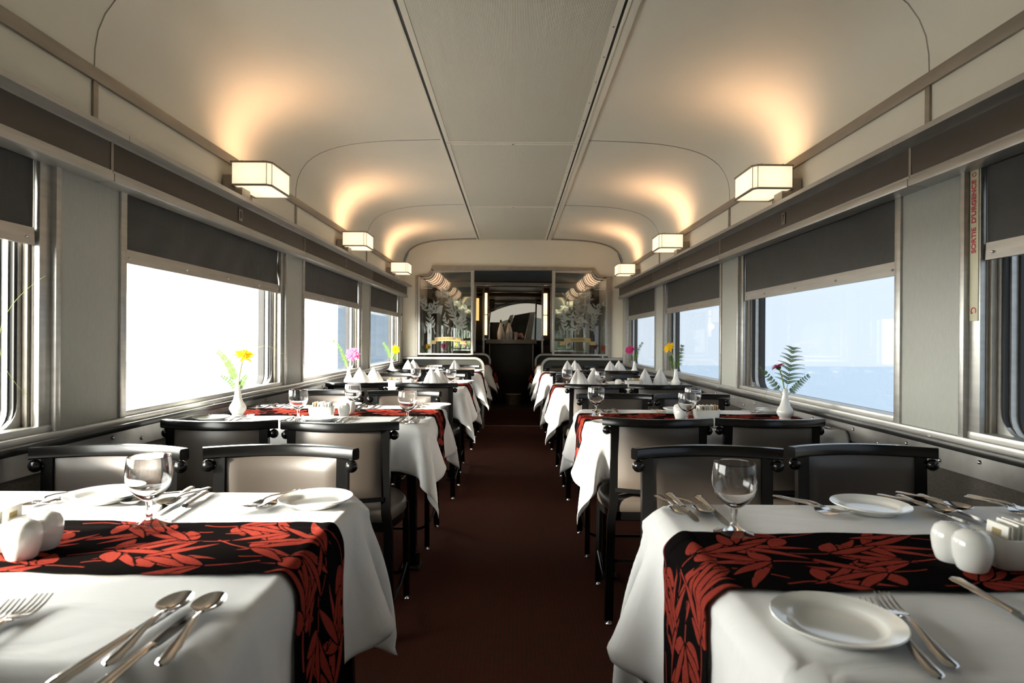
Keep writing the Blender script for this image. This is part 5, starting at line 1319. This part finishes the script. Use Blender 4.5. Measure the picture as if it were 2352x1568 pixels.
def fern(loc, tip, bend, lab, n=9, width=0.035, name='fern_frond'):
    e = empty(name, loc, label=lab, cat='fern', group='fern fronds in the bud vases')
    p0 = Vector((0, 0, 0.088)); tip = Vector(tip); mid = Vector(bend)
    curve = [Vector(p) for p in bez(p0, mid, tip, 30)]
    g = MB(); g.tube(curve, [0.0014 * (1 - 0.7 * i / 30) for i in range(31)], 5); g.build('stem', M['stem'], e)
    g = MB(); rnd = random.Random(int(tip.x * 1000) + 5)
    def blade(o_, d_, nrm, l_, w_):
        sd = d_.cross(nrm).normalized()
        vs = [o_, o_ + d_ * l_ * 0.35 + sd * w_, o_ + d_ * l_ * 0.75 + sd * w_ * 0.7, o_ + d_ * l_, o_ + d_ * l_ * 0.75 - sd * w_ * 0.7, o_ + d_ * l_ * 0.35 - sd * w_]
        g.add(vs, [(0, 1, 5), (1, 2, 4, 5), (2, 3, 4)])
    n = int(n * 1.5) if width < 0.06 else n
    for i in range(n):
        t = 0.30 + 0.66 * i / (n - 1); k = int(t * 30); o_ = curve[k]; T = (curve[min(k + 1, 30)] - curve[k - 1]).normalized(); nrm = T.cross(Vector((0.15, 1, 0.1))).normalized()
        side = nrm; face = side.cross(T).normalized(); l_ = width * math.sin(PI * min(1, (0.22 + 0.78 * (1 - t)) )) ** 0.6 * (1.25 - t * 0.75)
        for sd in (-1, 1):
            d_ = (T * 0.55 + side * sd).normalized(); m_ = max(4, int(l_ / 0.0052))
            pts = [o_ + d_ * l_ * j / m_ + Vector((0, 0, -0.25 * l_ * (j / m_) ** 2)) for j in range(m_ + 1)]
            g.tube(pts, 0.0004, 3)
            for j in range(0, m_ + 1):
                ll = ((0.0125 if loc[0] < 0 else 0.0085) if loc[1] < 3.2 else 0.0075) * (1.05 - 0.75 * j / m_); ll = min(ll, l_ * (0.5 if loc[0] < 0 else 0.34))
                for s2 in (-1, 1):
                    dd = (d_ * 0.6 + T * s2 * 0.8).normalized(); blade(pts[j], dd, face, ll, ll * 0.34)
    g.build('leaflets', M['leaf'], e, smooth=False)
def grass(loc, pts, lab):
    e = MB(); P_ = [Vector(p) for p in pts]; cv = []
    for i in range(len(P_) - 2 if len(P_) > 3 else 1):
        cv = bez(P_[0], P_[1], P_[2], 14)
    e.tube(cv, 0.0006, 4); o = e.build('grass_blade', M['stem'], None, loc=loc); tag(o, lab, 'grass', 'thin grass blades in the bud vases')
def vase(u, v, lab, z=ZC + 0.004):
    p = at(u, v, z); loc = (p.x, p.y, z); put('vase', loc, 0, lab, 'white bud vases'); return loc
L = vase(546, 953, 'white bud vase with a yellow flower on the second left table')
gerbera(L, M['petal_y'], (0.032, -0.01, 0.272), (0.35, -0.45, 0.8), 'yellow gerbera with spread petals on the second left table', rad=0.046)
fern(L, (-0.11, 0.02, 0.295), (-0.02, 0, 0.24), 'sparse green fern frond left of the yellow gerbera')
fern(L, (0.04, 0.0, 0.185), (0.015, 0, 0.15), 'short fern frond under the yellow gerbera', 5, 0.018)
fern(L, (-0.075, -0.01, 0.18), (-0.02, 0, 0.16), 'short drooping fern frond left in the vase', 5, 0.016)
grass(L, ((0, 0, 0.09), (-0.02, 0, 0.3), (-0.09, 0.02, 0.36)), 'fine grass blade arching left above the yellow gerbera')
grass(L, ((0, 0, 0.09), (0.04, 0.03, 0.42), (0.19, 0.06, 0.27)), 'fine grass blade arching right beyond the yellow gerbera')
grass(L, ((0, 0, 0.09), (0.0, 0, 0.25), (-0.01, 0.02, 0.37)), 'fine upright grass blade behind the yellow gerbera')
g = MB(); g.tube(bez((-1.365, 1.775, 1.287), (-1.36, 1.45, 1.10), (-1.36, 1.775, 0.895), 24), 0.0005, 5)
tag(g.build('grass_blade', M['stem'], None), 'fine pale grass blade bowing across the nearest left window', 'grass', 'thin grass blades in the bud vases')
L = vase(1803, 962, 'white bud vase with a magenta flower on the second right table')
gerbera(L, M['petal_m'], (-0.035, -0.01, 0.235), (-0.35, 0.05, 0.93), 'magenta gerbera tipped away on the second right table', rad=0.034)
fern(L, (0.045, 0.02, 0.335), (0.02, 0, 0.22), 'tall broad fern frond on the second right table', 9, 0.085)
fern(L, (-0.125, 0.0, 0.245), (-0.05, 0, 0.17), 'low fern frond reaching left on the second right table', 9, 0.020)
fern(L, (0.115, 0.0, 0.205), (0.04, 0, 0.15), 'low fern frond reaching right on the second right table', 8, 0.022)
grass(L, ((0, 0, 0.09), (-0.04, 0, 0.25), (-0.10, 0.0, 0.09)), 'fine grass blade bending down beside the magenta gerbera')
L = vase(801, 884, 'white bud vase with a pink bloom on the third left table')
gerbera(L, M['petal_p'], (0.035, -0.02, 0.235), (0.1, -0.95, 0.15), 'full pink bloom facing the room on the third left table', True, 0.056)
fern(L, (-0.13, 0.0, 0.345), (-0.03, 0, 0.27), 'fern frond reaching left behind the pink bloom', 9, 0.03)
fern(L, (-0.06, 0.0, 0.25), (-0.03, 0, 0.2), 'lower fern frond beside the pink bloom', 6, 0.022)
grass(L, ((0, 0, 0.09), (0.03, 0, 0.3), (0.09, 0.02, 0.38)), 'fine grass blade rising right of the pink bloom')
L = vase(1552, 889, 'white bud vase with a yellow flower on the third right table')
gerbera(L, M['petal_y'], (-0.055, -0.01, 0.30), (-0.6, -0.35, 0.6), 'yellow gerbera leaning left on the third right table', rad=0.05)
fern(L, (0.05, 0.0, 0.33), (0.03, 0, 0.22), 'upright fern frond right of the yellow gerbera on the third table', 10, 0.04)
fern(L, (-0.05, 0.0, 0.24), (-0.03, 0, 0.18), 'lower fern frond under the yellow gerbera on the third table', 7, 0.03)
L = vase(900, 855, 'white bud vase with a yellow flower on the fourth left table')
gerbera(L, M['petal_y'], (0.04, -0.02, 0.24), (0.4, -0.8, 0.2), 'small yellow flower on the fourth left table', rad=0.048)
fern(L, (-0.10, 0.0, 0.32), (-0.02, 0, 0.22), 'fern frond reaching left on the fourth left table', 9, 0.045)
fern(L, (0.03, 0.0, 0.22), (0.02, 0, 0.17), 'low fern frond on the fourth left table', 7, 0.04)
L = vase(1457, 860, 'white bud vase with a crimson flower on the fourth right table')
gerbera(L, M['petal_m'], (-0.05, -0.02, 0.255), (-0.5, -0.7, 0.4), 'crimson bloom on the fourth right table', True, rad=0.05)
fern(L, (0.09, 0.0, 0.34), (0.02, 0, 0.26), 'fern frond reaching right on the fourth right table', 9, 0.03)
fern(L, (0.03, 0.0, 0.24), (0.01, 0, 0.18), 'low fern frond on the fourth right table', 6, 0.035)
for sx, pm, nm in ((-1, 'petal_v', 'purple'), (1, 'petal_o', 'orange-red')):
    loc = (sx * 1.27, 8.69, ZC + 0.004); put('vase', loc, 0, 'white bud vase with %s flower beyond the glass screen' % nm, 'white bud vases')
    gerbera(loc, M[pm], (0.01, -0.02, 0.235), (0.1, -0.8, 0.5), '%s bloom seen through the glass screen' % nm, True, rad=0.05)
    fern(loc, (0.04, 0.0, 0.22), (0.02, 0, 0.17), 'fern frond beside the %s bloom beyond the glass' % nm, 6, 0.03)
